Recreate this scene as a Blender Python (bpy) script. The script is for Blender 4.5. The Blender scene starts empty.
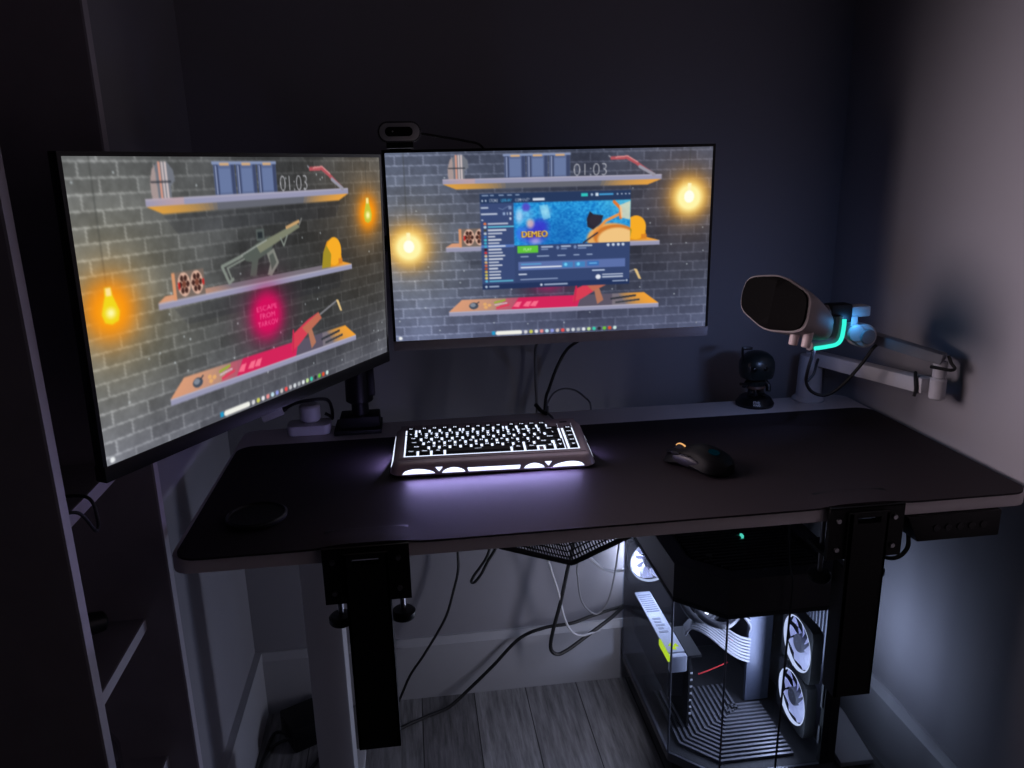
import bpy, bmesh, math, random
import numpy as np
from mathutils import Vector, Matrix
random.seed(7); rng = np.random.default_rng(7)
C = bpy.context.scene.collection
sc = bpy.context.scene
V = Vector; PI = math.pi

# ------------------------------------------------------------------ materials
def s2l(c):
    c = np.asarray(c, float)
    return np.where(c <= .04045, c/12.92, ((c+.055)/1.055)**2.4)
def hexc(r, g, b): return tuple(float(x) for x in s2l([r/255, g/255, b/255]))
def mat(name, col, rough=.5, metal=0., emit=None, es=0., noise=.08, nscale=60., bump=0., spec=.5):
    m = bpy.data.materials.new(name); m.use_nodes = True
    nt = m.node_tree; b = nt.nodes['Principled BSDF']
    b.inputs['Roughness'].default_value = rough; b.inputs['Metallic'].default_value = metal
    b.inputs['Specular IOR Level'].default_value = spec
    tc = nt.nodes.new('ShaderNodeTexCoord'); n = nt.nodes.new('ShaderNodeTexNoise')
    n.inputs['Scale'].default_value = nscale; n.inputs['Detail'].default_value = 3
    nt.links.new(tc.outputs['Object'], n.inputs['Vector'])
    r = nt.nodes.new('ShaderNodeValToRGB')
    r.color_ramp.elements[0].color = tuple(c*(1-noise) for c in col)+(1,)
    r.color_ramp.elements[1].color = tuple(min(1, c*(1+noise)) for c in col)+(1,)
    nt.links.new(n.outputs['Fac'], r.inputs['Fac']); nt.links.new(r.outputs['Color'], b.inputs['Base Color'])
    if bump:
        bp = nt.nodes.new('ShaderNodeBump'); bp.inputs['Strength'].default_value = bump; bp.inputs['Distance'].default_value = .001
        nt.links.new(n.outputs['Fac'], bp.inputs['Height']); nt.links.new(bp.outputs['Normal'], b.inputs['Normal'])
    if emit:
        b.inputs['Emission Color'].default_value = tuple(emit)+(1,); b.inputs['Emission Strength'].default_value = es
    return m
def glass_mat(name, tint=(.8, .83, .9), refl=.06):
    m = bpy.data.materials.new(name); m.use_nodes = True; nt = m.node_tree; nt.nodes.clear()
    o = nt.nodes.new('ShaderNodeOutputMaterial'); t = nt.nodes.new('ShaderNodeBsdfTransparent'); g = nt.nodes.new('ShaderNodeBsdfGlossy')
    t.inputs['Color'].default_value = tint+(1,); g.inputs['Roughness'].default_value = .03
    lw = nt.nodes.new('ShaderNodeLayerWeight'); lw.inputs['Blend'].default_value = .5
    pw = nt.nodes.new('ShaderNodeMath'); pw.operation = 'POWER'; pw.inputs[1].default_value = 4
    f = nt.nodes.new('ShaderNodeMath'); f.operation = 'MULTIPLY_ADD'; f.inputs[1].default_value = .22; f.inputs[2].default_value = refl*.4
    nt.links.new(lw.outputs['Facing'], pw.inputs[0]); nt.links.new(pw.outputs[0], f.inputs[0])
    mx = nt.nodes.new('ShaderNodeMixShader')
    nt.links.new(f.outputs[0], mx.inputs[0]); nt.links.new(t.outputs[0], mx.inputs[1]); nt.links.new(g.outputs[0], mx.inputs[2]); nt.links.new(mx.outputs[0], o.inputs[0])
    return m
def floor_mat():
    m = mat('grey_wood_planks', (.1, .1, .11), .45); nt = m.node_tree; b = nt.nodes['Principled BSDF']
    tc = nt.nodes.new('ShaderNodeTexCoord'); mp = nt.nodes.new('ShaderNodeMapping'); mp.inputs['Rotation'].default_value = (0, 0, PI/2)
    br = nt.nodes.new('ShaderNodeTexBrick'); br.inputs['Scale'].default_value = 1; br.inputs['Brick Width'].default_value = 1.2; br.inputs['Row Height'].default_value = .13
    br.inputs['Mortar Size'].default_value = .0015; br.inputs['Color1'].default_value = (.17, .165, .17, 1); br.inputs['Color2'].default_value = (.28, .275, .28, 1); br.inputs['Mortar'].default_value = (.03, .03, .03, 1)
    nt.links.new(tc.outputs['Object'], mp.inputs['Vector']); nt.links.new(mp.outputs[0], br.inputs['Vector'])
    n = nt.nodes.new('ShaderNodeTexNoise'); n.inputs['Scale'].default_value = 9; n.inputs['Detail'].default_value = 8; n.inputs['Roughness'].default_value = .7
    mp2 = nt.nodes.new('ShaderNodeMapping'); mp2.inputs['Scale'].default_value = (9, .7, 1)
    nt.links.new(tc.outputs['Object'], mp2.inputs['Vector']); nt.links.new(mp2.outputs[0], n.inputs['Vector'])
    r = nt.nodes.new('ShaderNodeValToRGB'); r.color_ramp.elements[0].position = .3; r.color_ramp.elements[0].color = (.3, .3, .3, 1); r.color_ramp.elements[1].position = .75; r.color_ramp.elements[1].color = (1.5, 1.5, 1.5, 1)
    nt.links.new(n.outputs['Fac'], r.inputs['Fac'])
    mx = nt.nodes.new('ShaderNodeMix'); mx.data_type = 'RGBA'; mx.blend_type = 'MULTIPLY'; mx.inputs['Factor'].default_value = 1
    nt.links.new(br.outputs['Color'], mx.inputs['A']); nt.links.new(r.outputs['Color'], mx.inputs['B']); nt.links.new(mx.outputs['Result'], b.inputs['Base Color'])
    return m
def emit_mat(name, col, s):
    m = bpy.data.materials.new(name); m.use_nodes = True; nt = m.node_tree; nt.nodes.clear()
    o = nt.nodes.new('ShaderNodeOutputMaterial'); e = nt.nodes.new('ShaderNodeEmission')
    e.inputs['Color'].default_value = tuple(col)+(1,); e.inputs['Strength'].default_value = s
    nt.links.new(e.outputs[0], o.inputs[0]); return m
def screen_mat(name, attr):
    m = bpy.data.materials.new(name); m.use_nodes = True; nt = m.node_tree; nt.nodes.clear()
    o = nt.nodes.new('ShaderNodeOutputMaterial'); e = nt.nodes.new('ShaderNodeEmission'); a = nt.nodes.new('ShaderNodeAttribute')
    a.attribute_name = attr
    nt.links.new(a.outputs['Color'], e.inputs['Color']); nt.links.new(e.outputs[0], o.inputs[0]); return m

M = dict(
    wall=mat('matt_wall_paint', (.305, .30, .33), .85, noise=.02, nscale=25, spec=.2),
    skirt=mat('satin_skirting_paint', (.42, .42, .45), .45, noise=.02),
    floor=floor_mat(),
    white=mat('white_laminate', (.72, .66, .67), .5, noise=.03),
    whitesteel=mat('white_powder_coat', (.55, .55, .57), .4, noise=.03, bump=.1, nscale=400),
    mat=mat('black_desk_mat', (.025, .020, .024), .6, noise=.15, nscale=900, bump=.25, spec=.10),
    black=mat('black_plastic', (.006, .006, .007), .42, spec=.25),
    blackgloss=mat('glossy_black_plastic', (.004, .004, .005), .3, spec=.3),
    blacksteel=mat('black_powder_steel', (.004, .004, .0045), .55, noise=.2, nscale=300, spec=.25),
    bolt=mat('steel_bolt', (.35, .35, .37), .3, 1.),
    chin=mat('dark_grey_monitor_chin', (.30, .27, .29), .45),
    rubber=mat('black_cable_rubber', (.007, .007, .008), .55),
    whitecable=mat('white_cable_sheath', (.45, .45, .47), .5),
    greycable=mat('grey_cable_sheath', (.16, .16, .17), .5),
    booksh=mat('shaded_bookcase_veneer', (.30, .27, .30), .5, noise=.15, nscale=20),  # faces toned darker: the bookcase's shade put into the colour
    bookedge=mat('lit_bookcase_edging', (.50, .47, .52), .5),  # paler copy for the front edges, their light put into the colour
    casem=mat('black_painted_case_steel', (.030, .028, .033), .4, noise=.05),
    casegrey=mat('dark_grey_case_trim', (.10, .10, .11), .35, .4),
    slat=mat('grey_slat_metal', (.12, .12, .135), .4, .3),
    cavity=mat('matte_black_interior', (.006, .006, .008), .7),
    glass=glass_mat('tinted_case_glass'),
    jarglass=glass_mat('clear_jar_glass', (.9, .9, .92)),
    fanblade=mat('translucent_white_fan_blade', (.55, .55, .62), .4, emit=(.46, .50, 1), es=.40),
    fanlight=emit_mat('white_fan_led', (.70, .78, 1.), 1.1),
    pumplight=emit_mat('white_pump_screen', (.9, .9, 1.), 3.),
    tube=mat('black_coolant_tube', (.03, .03, .035), .35),
    psucable=mat('white_sleeved_cable', (.20, .20, .22), .5, noise=.2, nscale=300),
    gpu=mat('graphics_card_silver', (.50, .53, .62), .45, .1),
    lime=emit_mat('lime_card_light', (.62, .85, .02), 1.2),
    red=mat('red_wire', (.5, .02, .02), .5),
    kbframe=mat('taupe_aluminium', (.46, .38, .43), .38, .25, noise=.05),
    key=mat('black_keycap', (.012, .012, .014), .5),
    kblight=emit_mat('backlight_white', (.72, .80, 1.), 1.5),
    kbwin=emit_mat('underglow_window_white', (.66, .74, 1.), 2.2),
    mic=mat('pale_mic_shell', (.26, .225, .23), .55, spec=.3),
    grille=mat('black_mic_grille', (.004, .0035, .0035), .9, noise=.3, nscale=700, spec=.08),
    pink=mat('pale_mic_knob', (.52, .42, .42), .45),
    cyan=emit_mat('cyan_strip', (.035, .85, .66), 1.15),
    armw=mat('white_arm_plastic', (.50, .49, .52), .45),
    armd=mat('grey_arm_plastic', (.23, .23, .25), .5),
    green=mat('dark_green_toy_paint', (.012, .018, .018), .3),
    toyblack=mat('black_toy_paint', (.006, .006, .007), .35),
    brown=mat('brown_toy_paint', (.12, .06, .04), .5),
    mouseb=mat('black_mouse_shell', (.005, .005, .006), .5, spec=.12),
    camrim=mat('grey_webcam_rim', (.06, .06, .065), .4),
    orange=emit_mat('orange_wheel_light', (1., .50, .18), .95),
    purple=mat('mouse_thumb_rubber', (.022, .02, .03), .45),
    teal=emit_mat('dim_teal_mouse_glow', (.0, .006, .010), 1.),
    dotc=emit_mat('teal_indicator', (.1, .9, .7), .7),
    doto=emit_mat('orange_indicator', (1., .45, .15), .7),
    labelw=mat('white_print', (.6, .6, .62), .5),
)

# ------------------------------------------------------------------ mesh helpers
class MB:
    def __init__(s): s.v = []; s.f = []; s.mi = []
    def add(s, vs, fs, mi=0):
        n = len(s.v); s.v += [tuple(v) for v in vs]; s.f += [tuple(i+n for i in f) for f in fs]; s.mi += [mi]*len(fs); return s
    def bm(s, b, X=None, mi=0):
        b.verts.index_update()
        s.add([(X @ v.co if X else v.co) for v in b.verts], [[v.index for v in f.verts] for f in b.faces], mi); b.free(); return s
    def box(s, lo, hi, bev=0, X=None, mi=0, seg=2):
        b = bmesh.new(); bmesh.ops.create_cube(b, size=1)
        for v in b.verts: v.co = V([lo[i]+(v.co[i]+.5)*(hi[i]-lo[i]) for i in range(3)])
        if bev: bmesh.ops.bevel(b, geom=b.edges[:], offset=bev, segments=seg, affect='EDGES', profile=.6)
        return s.bm(b, X, mi)
    def prism(s, pts, d0, d1, axis='z', bev=0, X=None, mi=0, top=None):
        b = bmesh.new()
        def P(p, d): return V((p[0], p[1], d)) if axis == 'z' else V((p[0], d, p[1])) if axis == 'y' else V((d, p[0], p[1]))
        top = top or pts
        a = [b.verts.new(P(p, d0)) for p in pts]; c = [b.verts.new(P(p, d1)) for p in top]; n = len(pts)
        b.faces.new(a[::-1]); b.faces.new(c)
        for i in range(n): b.faces.new((a[i], a[(i+1) % n], c[(i+1) % n], c[i]))
        bmesh.ops.recalc_face_normals(b, faces=b.faces[:])
        if bev: bmesh.ops.bevel(b, geom=b.edges[:], offset=bev, segments=2, affect='EDGES', profile=.6)
        return s.bm(b, X, mi)
    def lathe(s, prof, loc=(0, 0, 0), n=32, X=None, mi=0, loop=False):      # prof: (r,z)
        vs = []; fs = []; k = len(prof)
        for i in range(n):
            a = 2*PI*i/n
            for r, z in prof: vs.append(V((loc[0]+r*math.cos(a), loc[1]+r*math.sin(a), loc[2]+z)))
        for i in range(n):
            j = (i+1) % n
            for q in range(k-1): fs.append((i*k+q, j*k+q, j*k+q+1, i*k+q+1))
        if loop: fs += [(i*k+k-1, ((i+1) % n)*k+k-1, ((i+1) % n)*k, i*k) for i in range(n)]
        else: fs.append([i*k for i in range(n)][::-1]); fs.append([i*k+k-1 for i in range(n)])
        if X: vs = [X @ v for v in vs]
        return s.add(vs, fs, mi)
    def cyl(s, a, b, r, r2=None, n=24, mi=0, bev=.0):
        a, b = V(a), V(b); d = b-a; L = d.length; X = Matrix.Translation(a) @ d.to_track_quat('Z', 'Y').to_matrix().to_4x4(); r2 = r if r2 is None else r2
        pr = [(r-bev, 0), (r, bev), (r2, L-bev), (r2-bev, L)] if bev else [(r, 0), (r2, L)]
        return s.lathe(pr, n=n, X=X, mi=mi)
    def tube(s, pts, r, n=8, res=8, mi=0, smooth=True, flat=1.):
        P = [V(p) for p in pts]
        if smooth and len(P) > 2:
            Q = []
            for i in range(len(P)-1):
                p0 = P[max(i-1, 0)]; p1 = P[i]; p2 = P[i+1]; p3 = P[min(i+2, len(P)-1)]
                for k in range(res):
                    t = k/res
                    Q.append(.5*((2*p1)+(p2-p0)*t+(2*p0-5*p1+4*p2-p3)*t*t+(3*p1-p0-3*p2+p3)*t**3))
            Q.append(P[-1]); P = Q
        vs = []; fs = []; up = None
        for i, p in enumerate(P):
            t = (P[min(i+1, len(P)-1)]-P[max(i-1, 0)])
            t = t.normalized() if t.length > 1e-9 else V((0, 0, 1))
            if up is None: up = t.orthogonal().normalized()
            up = (up-t*up.dot(t)); up = up.normalized() if up.length > 1e-6 else t.orthogonal().normalized()
            w = t.cross(up)
            for k in range(n):
                a = 2*PI*k/n; vs.append(p+(up*math.cos(a)*flat+w*math.sin(a))*r)
        for i in range(len(P)-1):
            for k in range(n): fs.append((i*n+k, i*n+(k+1) % n, (i+1)*n+(k+1) % n, (i+1)*n+k))
        fs.append(list(range(n))[::-1]); fs.append([(len(P)-1)*n+k for k in range(n)])
        return s.add(vs, fs, mi)
    def loft(s, rings, mi=0, cap=True):
        n = len(rings[0]); vs = [p for r in rings for p in r]; fs = []
        for i in range(len(rings)-1):
            for k in range(n): fs.append((i*n+k, i*n+(k+1) % n, (i+1)*n+(k+1) % n, (i+1)*n+k))
        if cap: fs.append(list(range(n))[::-1]); fs.append([(len(rings)-1)*n+k for k in range(n)])
        return s.add(vs, fs, mi)
    def sphere(s, c, r, sc_=(1, 1, 1), X=None, mi=0, seg=24):
        b = bmesh.new(); bmesh.ops.create_uvsphere(b, u_segments=seg, v_segments=seg//2, radius=1)
        for v in b.verts: v.co = V((c[0]+v.co.x*r*sc_[0], c[1]+v.co.y*r*sc_[1], c[2]+v.co.z*r*sc_[2]))
        return s.bm(b, X, mi)
    def build(s, name, mats, parent=None, smooth=35, xf=None):
        me = bpy.data.meshes.new(name)
        inv = RT[parent.name]['_m'].inverted() if parent is not None and parent.name in RT else None
        vs = s.v
        if xf is not None: vs = [xf @ V(v) for v in vs]
        if inv is not None: vs = [inv @ V(v) for v in vs]
        me.from_pydata([tuple(v) for v in vs], [], s.f)
        mats = mats if isinstance(mats, (list, tuple)) else [mats]
        for m in mats: me.materials.append(m)
        me.polygons.foreach_set('material_index', s.mi)
        b = bmesh.new(); b.from_mesh(me); bmesh.ops.recalc_face_normals(b, faces=b.faces[:]); b.to_mesh(me); b.free()
        if smooth:
            me.polygons.foreach_set('use_smooth', [True]*len(me.polygons)); me.set_sharp_from_angle(angle=math.radians(smooth))
        o = bpy.data.objects.new(name, me); C.objects.link(o)
        if parent is not None:
            o.parent = parent
            if parent.name in RT: RT[o.name] = RT[parent.name]
        return o
RT = {}
def tag(o, label, cat, group=None, kind=None):
    o['label'] = label; o['category'] = cat
    if group: o['group'] = group
    if kind: o['kind'] = kind
    return o
def thing(name, label, cat, loc, rz=0, group=None, world=True):
    o = bpy.data.objects.new(name, None); C.objects.link(o); o.location = loc; o.rotation_euler = (0, 0, rz); o.empty_display_size = .05
    if world: RT[o.name] = {'_m': Matrix.Translation(V(loc)) @ Matrix.Rotation(rz, 4, 'Z')}
    return tag(o, label, cat, group)
def struct(name, mb, m):
    o = mb.build(name, m); o['kind'] = 'structure'; return o
def single(name, mb, m, label, cat, group=None):
    return tag(mb.build(name, m), label, cat, group)
def rrect(x0, y0, x1, y1, r, n=6):
    P = []
    for cx, cy, a0 in ((x1-r, y1-r, 0), (x0+r, y1-r, 90), (x0+r, y0+r, 180), (x1-r, y0+r, 270)):
        for k in range(n+1):
            a = math.radians(a0+90*k/n); P.append((cx+r*math.cos(a), cy+r*math.sin(a)))
    return P
_tc = {}
def text_tris(body, bold=0.):
    """triangles (n,3,2) of the built-in font's lettering, normalised to height 1 from baseline, plus width"""
    k = (body, bold)
    if k in _tc: return _tc[k]
    cu = bpy.data.curves.new('lettering', 'FONT'); cu.body = body; cu.offset = bold; o = bpy.data.objects.new('lettering', cu); C.objects.link(o)
    dg = bpy.context.evaluated_depsgraph_get(); e = o.evaluated_get(dg); me = e.to_mesh(); me.calc_loop_triangles()
    v = np.array([x.co[:2] for x in me.vertices]) if len(me.vertices) else np.zeros((0, 2))
    t = np.array([v[list(l.vertices)] for l in me.loop_triangles]) if len(v) else np.zeros((0, 3, 2))
    e.to_mesh_clear(); bpy.data.objects.remove(o); bpy.data.curves.remove(cu)
    if len(v):
        lo = v.min(0); hi = v.max(0); t = (t-lo)/(hi[1]-lo[1]); w = (hi[0]-lo[0])/(hi[1]-lo[1])
    else: w = 1
    _tc[k] = (t, w); return _tc[k]

# ------------------------------------------------------------------ the picture on the screens (pixels of a display)
GW, GH, SS = 481, 271, 2
class Paint:
    def __init__(s):
        s.W, s.H = (GW)*SS, (GH)*SS; s.k = s.W/160.
        s.a = np.zeros((s.H, s.W, 3)); yy, xx = np.mgrid[0:s.H, 0:s.W]; s.x = (xx+.5)/s.k; s.y = (yy+.5)/s.H*90.
    def win(s, x0, y0, x1, y1):
        ky = s.H/90.; return slice(max(0, int(y0*ky)-1), max(0, min(s.H, int(y1*ky)+2))), slice(max(0, int(x0*s.k)-1), max(0, min(s.W, int(x1*s.k)+2)))
    def put(s, w, m, c, al=1.):
        m = (m*al)[..., None]; s.a[w] = s.a[w]*(1-m)+np.asarray(c)/255.*m
    def poly(s, p, c, al=1.):
        p = np.asarray(p, float); w = s.win(p[:, 0].min(), p[:, 1].min(), p[:, 0].max(), p[:, 1].max())
        X, Y = s.x[w], s.y[w]; ins = np.zeros(X.shape, bool); n = len(p); j = n-1
        for i in range(n):
            xi, yi = p[i]; xj, yj = p[j]
            if yi != yj: ins ^= ((yi > Y) != (yj > Y)) & (X < (xj-xi)*(Y-yi)/(yj-yi)+xi)
            j = i
        s.put(w, ins.astype(float), c, al)
    def rect(s, x0, y0, x1, y1, c, al=1.): s.poly([(x0, y0), (x1, y0), (x1, y1), (x0, y1)], c, al)
    def ell(s, x, y, rx, ry, c, al=1., soft=0.):
        w = s.win(x-rx, y-ry, x+rx, y+ry); d = np.hypot((s.x[w]-x)/rx, (s.y[w]-y)/ry)
        m = np.clip((1-d)/soft, 0, 1) if soft else (d < 1).astype(float); s.put(w, m, c, al)
    def line(s, p, wd, c, al=1.):
        for (x0, y0), (x1, y1) in zip(p[:-1], p[1:]):
            w = s.win(min(x0, x1)-wd, min(y0, y1)-wd, max(x0, x1)+wd, max(y0, y1)+wd); X, Y = s.x[w], s.y[w]
            dx, dy = x1-x0, y1-y0; t = np.clip(((X-x0)*dx+(Y-y0)*dy)/(dx*dx+dy*dy+1e-9), 0, 1)
            s.put(w, (np.hypot(X-x0-t*dx, Y-y0-t*dy) < wd/2).astype(float), c, al)
    def glow(s, x, y, r, c, k=1., p=2.):
        d = np.hypot(s.x-x, s.y-y)/r; m = np.exp(-d**p)*k; s.a += m[..., None]*np.asarray(c)/255.
    def blend(s, x, y, r, c, k=1., p=2.):
        d = np.hypot(s.x-x, s.y-y)/r; m = (np.clip(np.exp(-d**p)*k, 0, 1))[..., None]; s.a = s.a*(1-m)+np.asarray(c)/255.*m
    def text(s, body, x, y, h, c, al=1., w=None, bold=0.):          # x,y: left, baseline
        t, ww = text_tris(body, bold); sx = (w/ww) if w else h
        for q in t: s.poly([(x+a*sx, y-b*h) for a, b in q], c, al)
    def out(s, blur=1):
        a = np.clip(s.a, 0, 1.0)
        a = a.reshape(GH, SS, GW, SS, 3).mean((1, 3)); b = np.pad(a, ((1, 1), (1, 1), (0, 0)), 'edge')
        a = .34*a+.11*(b[:-2, 1:-1]+b[2:, 1:-1]+b[1:-1, :-2]+b[1:-1, 2:])+.055*(b[:-2, :-2]+b[2:, 2:]+b[2:, :-2]+b[:-2, 2:])
        return a
def wallpaper(P, left):
    x, y = P.x, P.y; row = np.floor((y-1.5)/4.52).astype(int); off = np.where(row % 2 == 1, 11.2, 11.2-6.7)
    bx = (x-off)/13.4; col = np.floor(bx).astype(int)
    wob = .22*np.sin(x*1.7+row*2.1)+.15*np.sin(x*4.1+row)
    fy = (y-1.5-row*4.52)+wob*.5; fx = (bx-col)*13.4+.15*np.sin(y*5+col)
    h = np.abs(np.sin((row*127.1+col*311.7))*43758.5) % 1.
    n = np.zeros((P.H, P.W))
    for sc_, am in ((5, 1.), (12, .8), (40, .7), (110, .5)):
        g = rng.random((sc_+2, sc_*2+2)); yi = y/90*sc_; xi = x/160*sc_*2; a0 = yi.astype(int); b0 = xi.astype(int); fy2 = yi-a0; fx2 = xi-b0
        n += am*((g[a0, b0]*(1-fx2)+g[a0, b0+1]*fx2)*(1-fy2)+(g[a0+1, b0]*(1-fx2)+g[a0+1, b0+1]*fx2)*fy2)
    n = n/3.-.5
    br = (np.array([82, 84, 86]) if left else np.array([66, 73, 86]))/255.; mo = (np.array([128, 130, 132]) if left else np.array([108, 115, 132]))/255.
    shade = 1+.20*(h-.5)+.55*n
    base = br*(.93*shade)[..., None]
    edge = np.minimum(np.minimum(fy, 4.52-fy), np.minimum(fx, 13.4-fx))
    m = np.clip(1-(edge-.10)/.34, 0, 1)*np.clip(.75+1.2*n, .3, 1)*((.62+.38*np.exp(-(x/34)**2)) if left else .9)
    a = base*(1-m[..., None])+mo*m[..., None]
    # exposure of the picture over the display: paler at the left edge and bottom, darker middle right
    g = 1.04-.42*np.clip((x-45)/50, 0, 1)*np.clip(1-np.abs(y-45)/75, 0, 1)+.16*np.exp(-(x/28)**2)+.10*np.clip((x-130)/30, 0, 1)
    if left: g = g+.10*np.clip((50-x)/50, 0, 1)
    P.a = a*g[..., None]
    P.a = P.a+np.array([.10, .10, .15])*np.clip((y-62)/28, 0, 1)[..., None]*.62
    if not left: P.a += np.array([.035, .035, .065])
    P.glow(9, 43.5, 22, (70, 60, 22), .7, 1.3)
    P.glow(148.6, 23.8, 24, (60, 40, 15) if left else (52, 34, 14), .8, 1.3)
    for _ in range(46):
        P.ell(rng.uniform(2, 158), rng.uniform(4, 86), .32, .32, (215, 225, 230), .8)
def shelf(P, x0, x1, y0, y1, bx0, bx1, by, under):
    if under:
        P.poly([(x0, y1), (x1, y1), (bx1, by), (bx0, by)], (100, 102, 112))
        for k in range(14):
            t = k/14; w = 30*(1-t); P.poly([(x0, y1), (x0+w, y1), (bx0+w*.8, by), (bx0, by)], (235, 165, 60), .13)
            P.poly([(x1, y1), (x1-w, y1), (bx1-w*.8, by), (bx1, by)], (250, 170, 60), .13)
    else:
        P.poly([(x0, y0), (x1, y0), (bx1, by), (bx0, by)], (120, 112, 122))
        for k in range(14):
            t = k/14; w = 34*(1-t); P.poly([(x0, y0), (x0+w, y0), (bx0+w*.8, by), (bx0, by)], (228, 160, 120), .14)
            P.poly([(x1, y0), (x1-w*.5, y0), (bx1-w*.4, by), (bx1, by)], (250, 165, 50), .17)
    P.rect(x0, y0, x1, y1, (150, 150, 178)); P.rect(x0, y0, x1, y0+.5, (176, 172, 190))
def decor(P, left):
    R = P.rect; Y = P.poly
    # shadows the shelves throw on the pictured wall belong to the displayed image
    for yy in (18, 47.5): P.poly([(33, yy), (128, yy), (124, yy+6), (38, yy+6)], (30, 32, 42), .2)
    shelf(P, 26.6, 134.2, 12.7, 14.9, 32.8, 127.2, 17.4, True)
    for k in range(8): Y([(26.6+k*1.6, 12.7), (42, 12.7), (42, 14.9), (26.6+k*1.6, 14.9)], (196, 160, 160), .12)
    shelf(P, 26.7, 134.1, 44.7, 46.9, 29.8, 127.3, 42.9, False)
    # steel visor mask on the top shelf
    Y([(29.4, 12.6), (29.2, 8), (30.4, 4), (33, 1.6), (36.5, 1.6), (38.8, 4.2), (39.2, 7.4), (37.2, 9), (37.2, 12.6)], (112, 116, 126))
    Y([(29.4, 12.6), (29.2, 8), (30.4, 4), (31.6, 2.6), (32, 12.6)], (165, 148, 146))
    for k in range(3): R(33+k*1.25, 1.6, 33.7+k*1.25, 12.6, (214, 150, 130) if k == 0 else (205, 190, 190))
    R(29.4, 7.4, 37.6, 8, (50, 52, 60))
    # four blue-grey crates
    for k in range(3):
        x = 56.3+k*10.9; R(x, 2.2, x+10.2, 12.6, (90, 104, 142)); R(x+2.6, 4, x+8, 12, (104, 120, 160)); R(x+.4, 2.2, x+2.2, 12.6, (62, 72, 104)); R(x+8.4, 2.2, x+10, 12.6, (62, 72, 104)); R(x-.5, 1.6, x+10.5, 2.6, (132, 146, 182)); R(x+3, 2.2, x+7.5, 3, (214, 170, 120))
        R(x+.9, 3, x+1.4, 12.4, (160, 172, 205))
    P.text('01:03', 90.2, 12.4, 5.5, (215, 215, 222), .95, w=16.2, bold=-.026)
    # curved blade
    P.line([(107.5, 3.5), (109.5, 5)], .6, (150, 150, 160)); P.line([(109, 4.6), (116.5, 4.4), (121, 6.8), (125.5, 9.9), (130, 12.6)], 1.6, (176, 84, 92)); P.line([(123, 8.8), (130.4, 12.8)], 1.5, (150, 148, 162))
    P.line([(111, 4.2), (116.8, 3.7), (122, 6.7)], .5, (225, 150, 150))
    # drum canisters
    R(33.2, 36, 47.2, 44.6, (118, 104, 96)); R(33.2, 36, 34.6, 44.8, (215, 150, 110))
    for cx in (38.2, 43.8):
        P.ell(cx, 40.2, 2.7, 3.9, (222, 180, 160))
        for q in range(6):
            a = q*PI/3; P.ell(cx+1.6*math.cos(a), 40.2+2.3*math.sin(a), .75, 1, (66, 40, 36))
        P.ell(cx, 40.2, .9, 1.2, (120, 70, 56))
    R(35.6, 39.4, 36.4, 41.6, (200, 40, 40)); R(46.3, 39.4, 47, 41.4, (200, 40, 40))
    # yellow hard hat
    Y([(112.6, 44.2), (114, 38), (117, 33.6), (120.8, 32.3), (124.6, 34), (126.4, 38), (127, 43), (124, 44.2)], (228, 150, 30)); P.ell(121.6, 38, 5.2, 5.8, (246, 172, 40)); Y([(112.6, 44.2), (114, 38), (116.5, 35), (119.5, 39), (118.6, 44.2)], (160, 140, 40)); R(124.4, 41.4, 127.2, 43.6, (215, 130, 40))
    # rifle hanging on the pictured wall
    g = (130, 138, 130); d = (84, 92, 86)
    P.line([(69, 33.4), (56, 36.6), (58.8, 42.6), (60.8, 41.6)], 1.2, g); P.line([(60, 41), (58.6, 37.4), (69, 34.8)], .7, g)
    Y([(66.5, 33.6), (75, 30.2), (82, 28.2), (84.5, 30.4), (82, 33.8), (72, 37), (68, 36)], d)
    Y([(74, 31), (98, 24.6), (100, 26.4), (84, 31.6), (76, 34)], (124, 128, 108)); P.line([(92, 26), (99.4, 24.2)], 1.2, (200, 160, 110)); P.line([(99.6, 25.6), (101.4, 23.2)], .7, (120, 120, 118))
    Y([(71.6, 35.6), (75, 35), (73, 42), (69.6, 41.6)], d); Y([(79.5, 34.6), (83.6, 33), (86, 38.6), (81.4, 43), (79, 42.4), (81, 38.6)], (128, 132, 124)); Y([(80.8, 35.4), (83, 34.6), (84.6, 38.4), (81.6, 41)], d)
    R(74.6, 25.4, 79, 29.6, (86, 94, 92)); R(75.4, 26.4, 78, 28.8, (40, 46, 50)); P.line([(88, 29.6), (89.6, 32.6), (92, 29)], .7, g)
    P.line([(66, 33.8), (80, 29.6)], .5, (160, 166, 160))
    # neon lettering
    P.blend(77, 57, 8.6, (236, 14, 98), 1.25, 3.2); P.blend(77, 57, 12.5, (170, 20, 80), .45, 2.2)
    for i, (t, w) in enumerate((('ESCAPE', 11.4), ('FROM', 8.4), ('TARKOV', 11.4))):
        P.text(t, 77.2-w/2, 55.3+i*2.95, 1.9, (255, 110, 160), .9, w=w)
    # bottom shelf and what lies on it
    shelf(P, 26.9, 134.4, 76.4, 78.6, 33.6, 126.6, 70.6, False)
    Y([(58, 76.4), (92, 76.4), (94, 70.6), (62, 70.6)], (226, 24, 84), .85); Y([(50, 76.4), (58, 76.4), (62, 70.6), (56, 70.6)], (200, 70, 100), .6); Y([(92, 76.4), (110, 76.4), (110, 70.6), (94, 70.6)], (84, 78, 96), .8)
    P.ell(39.4, 73.8, 2.3, 1.7, (70, 78, 92)); P.ell(39, 73.4, 1.4, 1, (128, 136, 150)); P.line([(40.6, 73), (42, 72)], .5, (60, 60, 70))
    for cx, cy in ((45, 73.2), (47.2, 73.8), (45.4, 74.8)): P.ell(cx, cy, .95, .75, (226, 170, 110))
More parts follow.
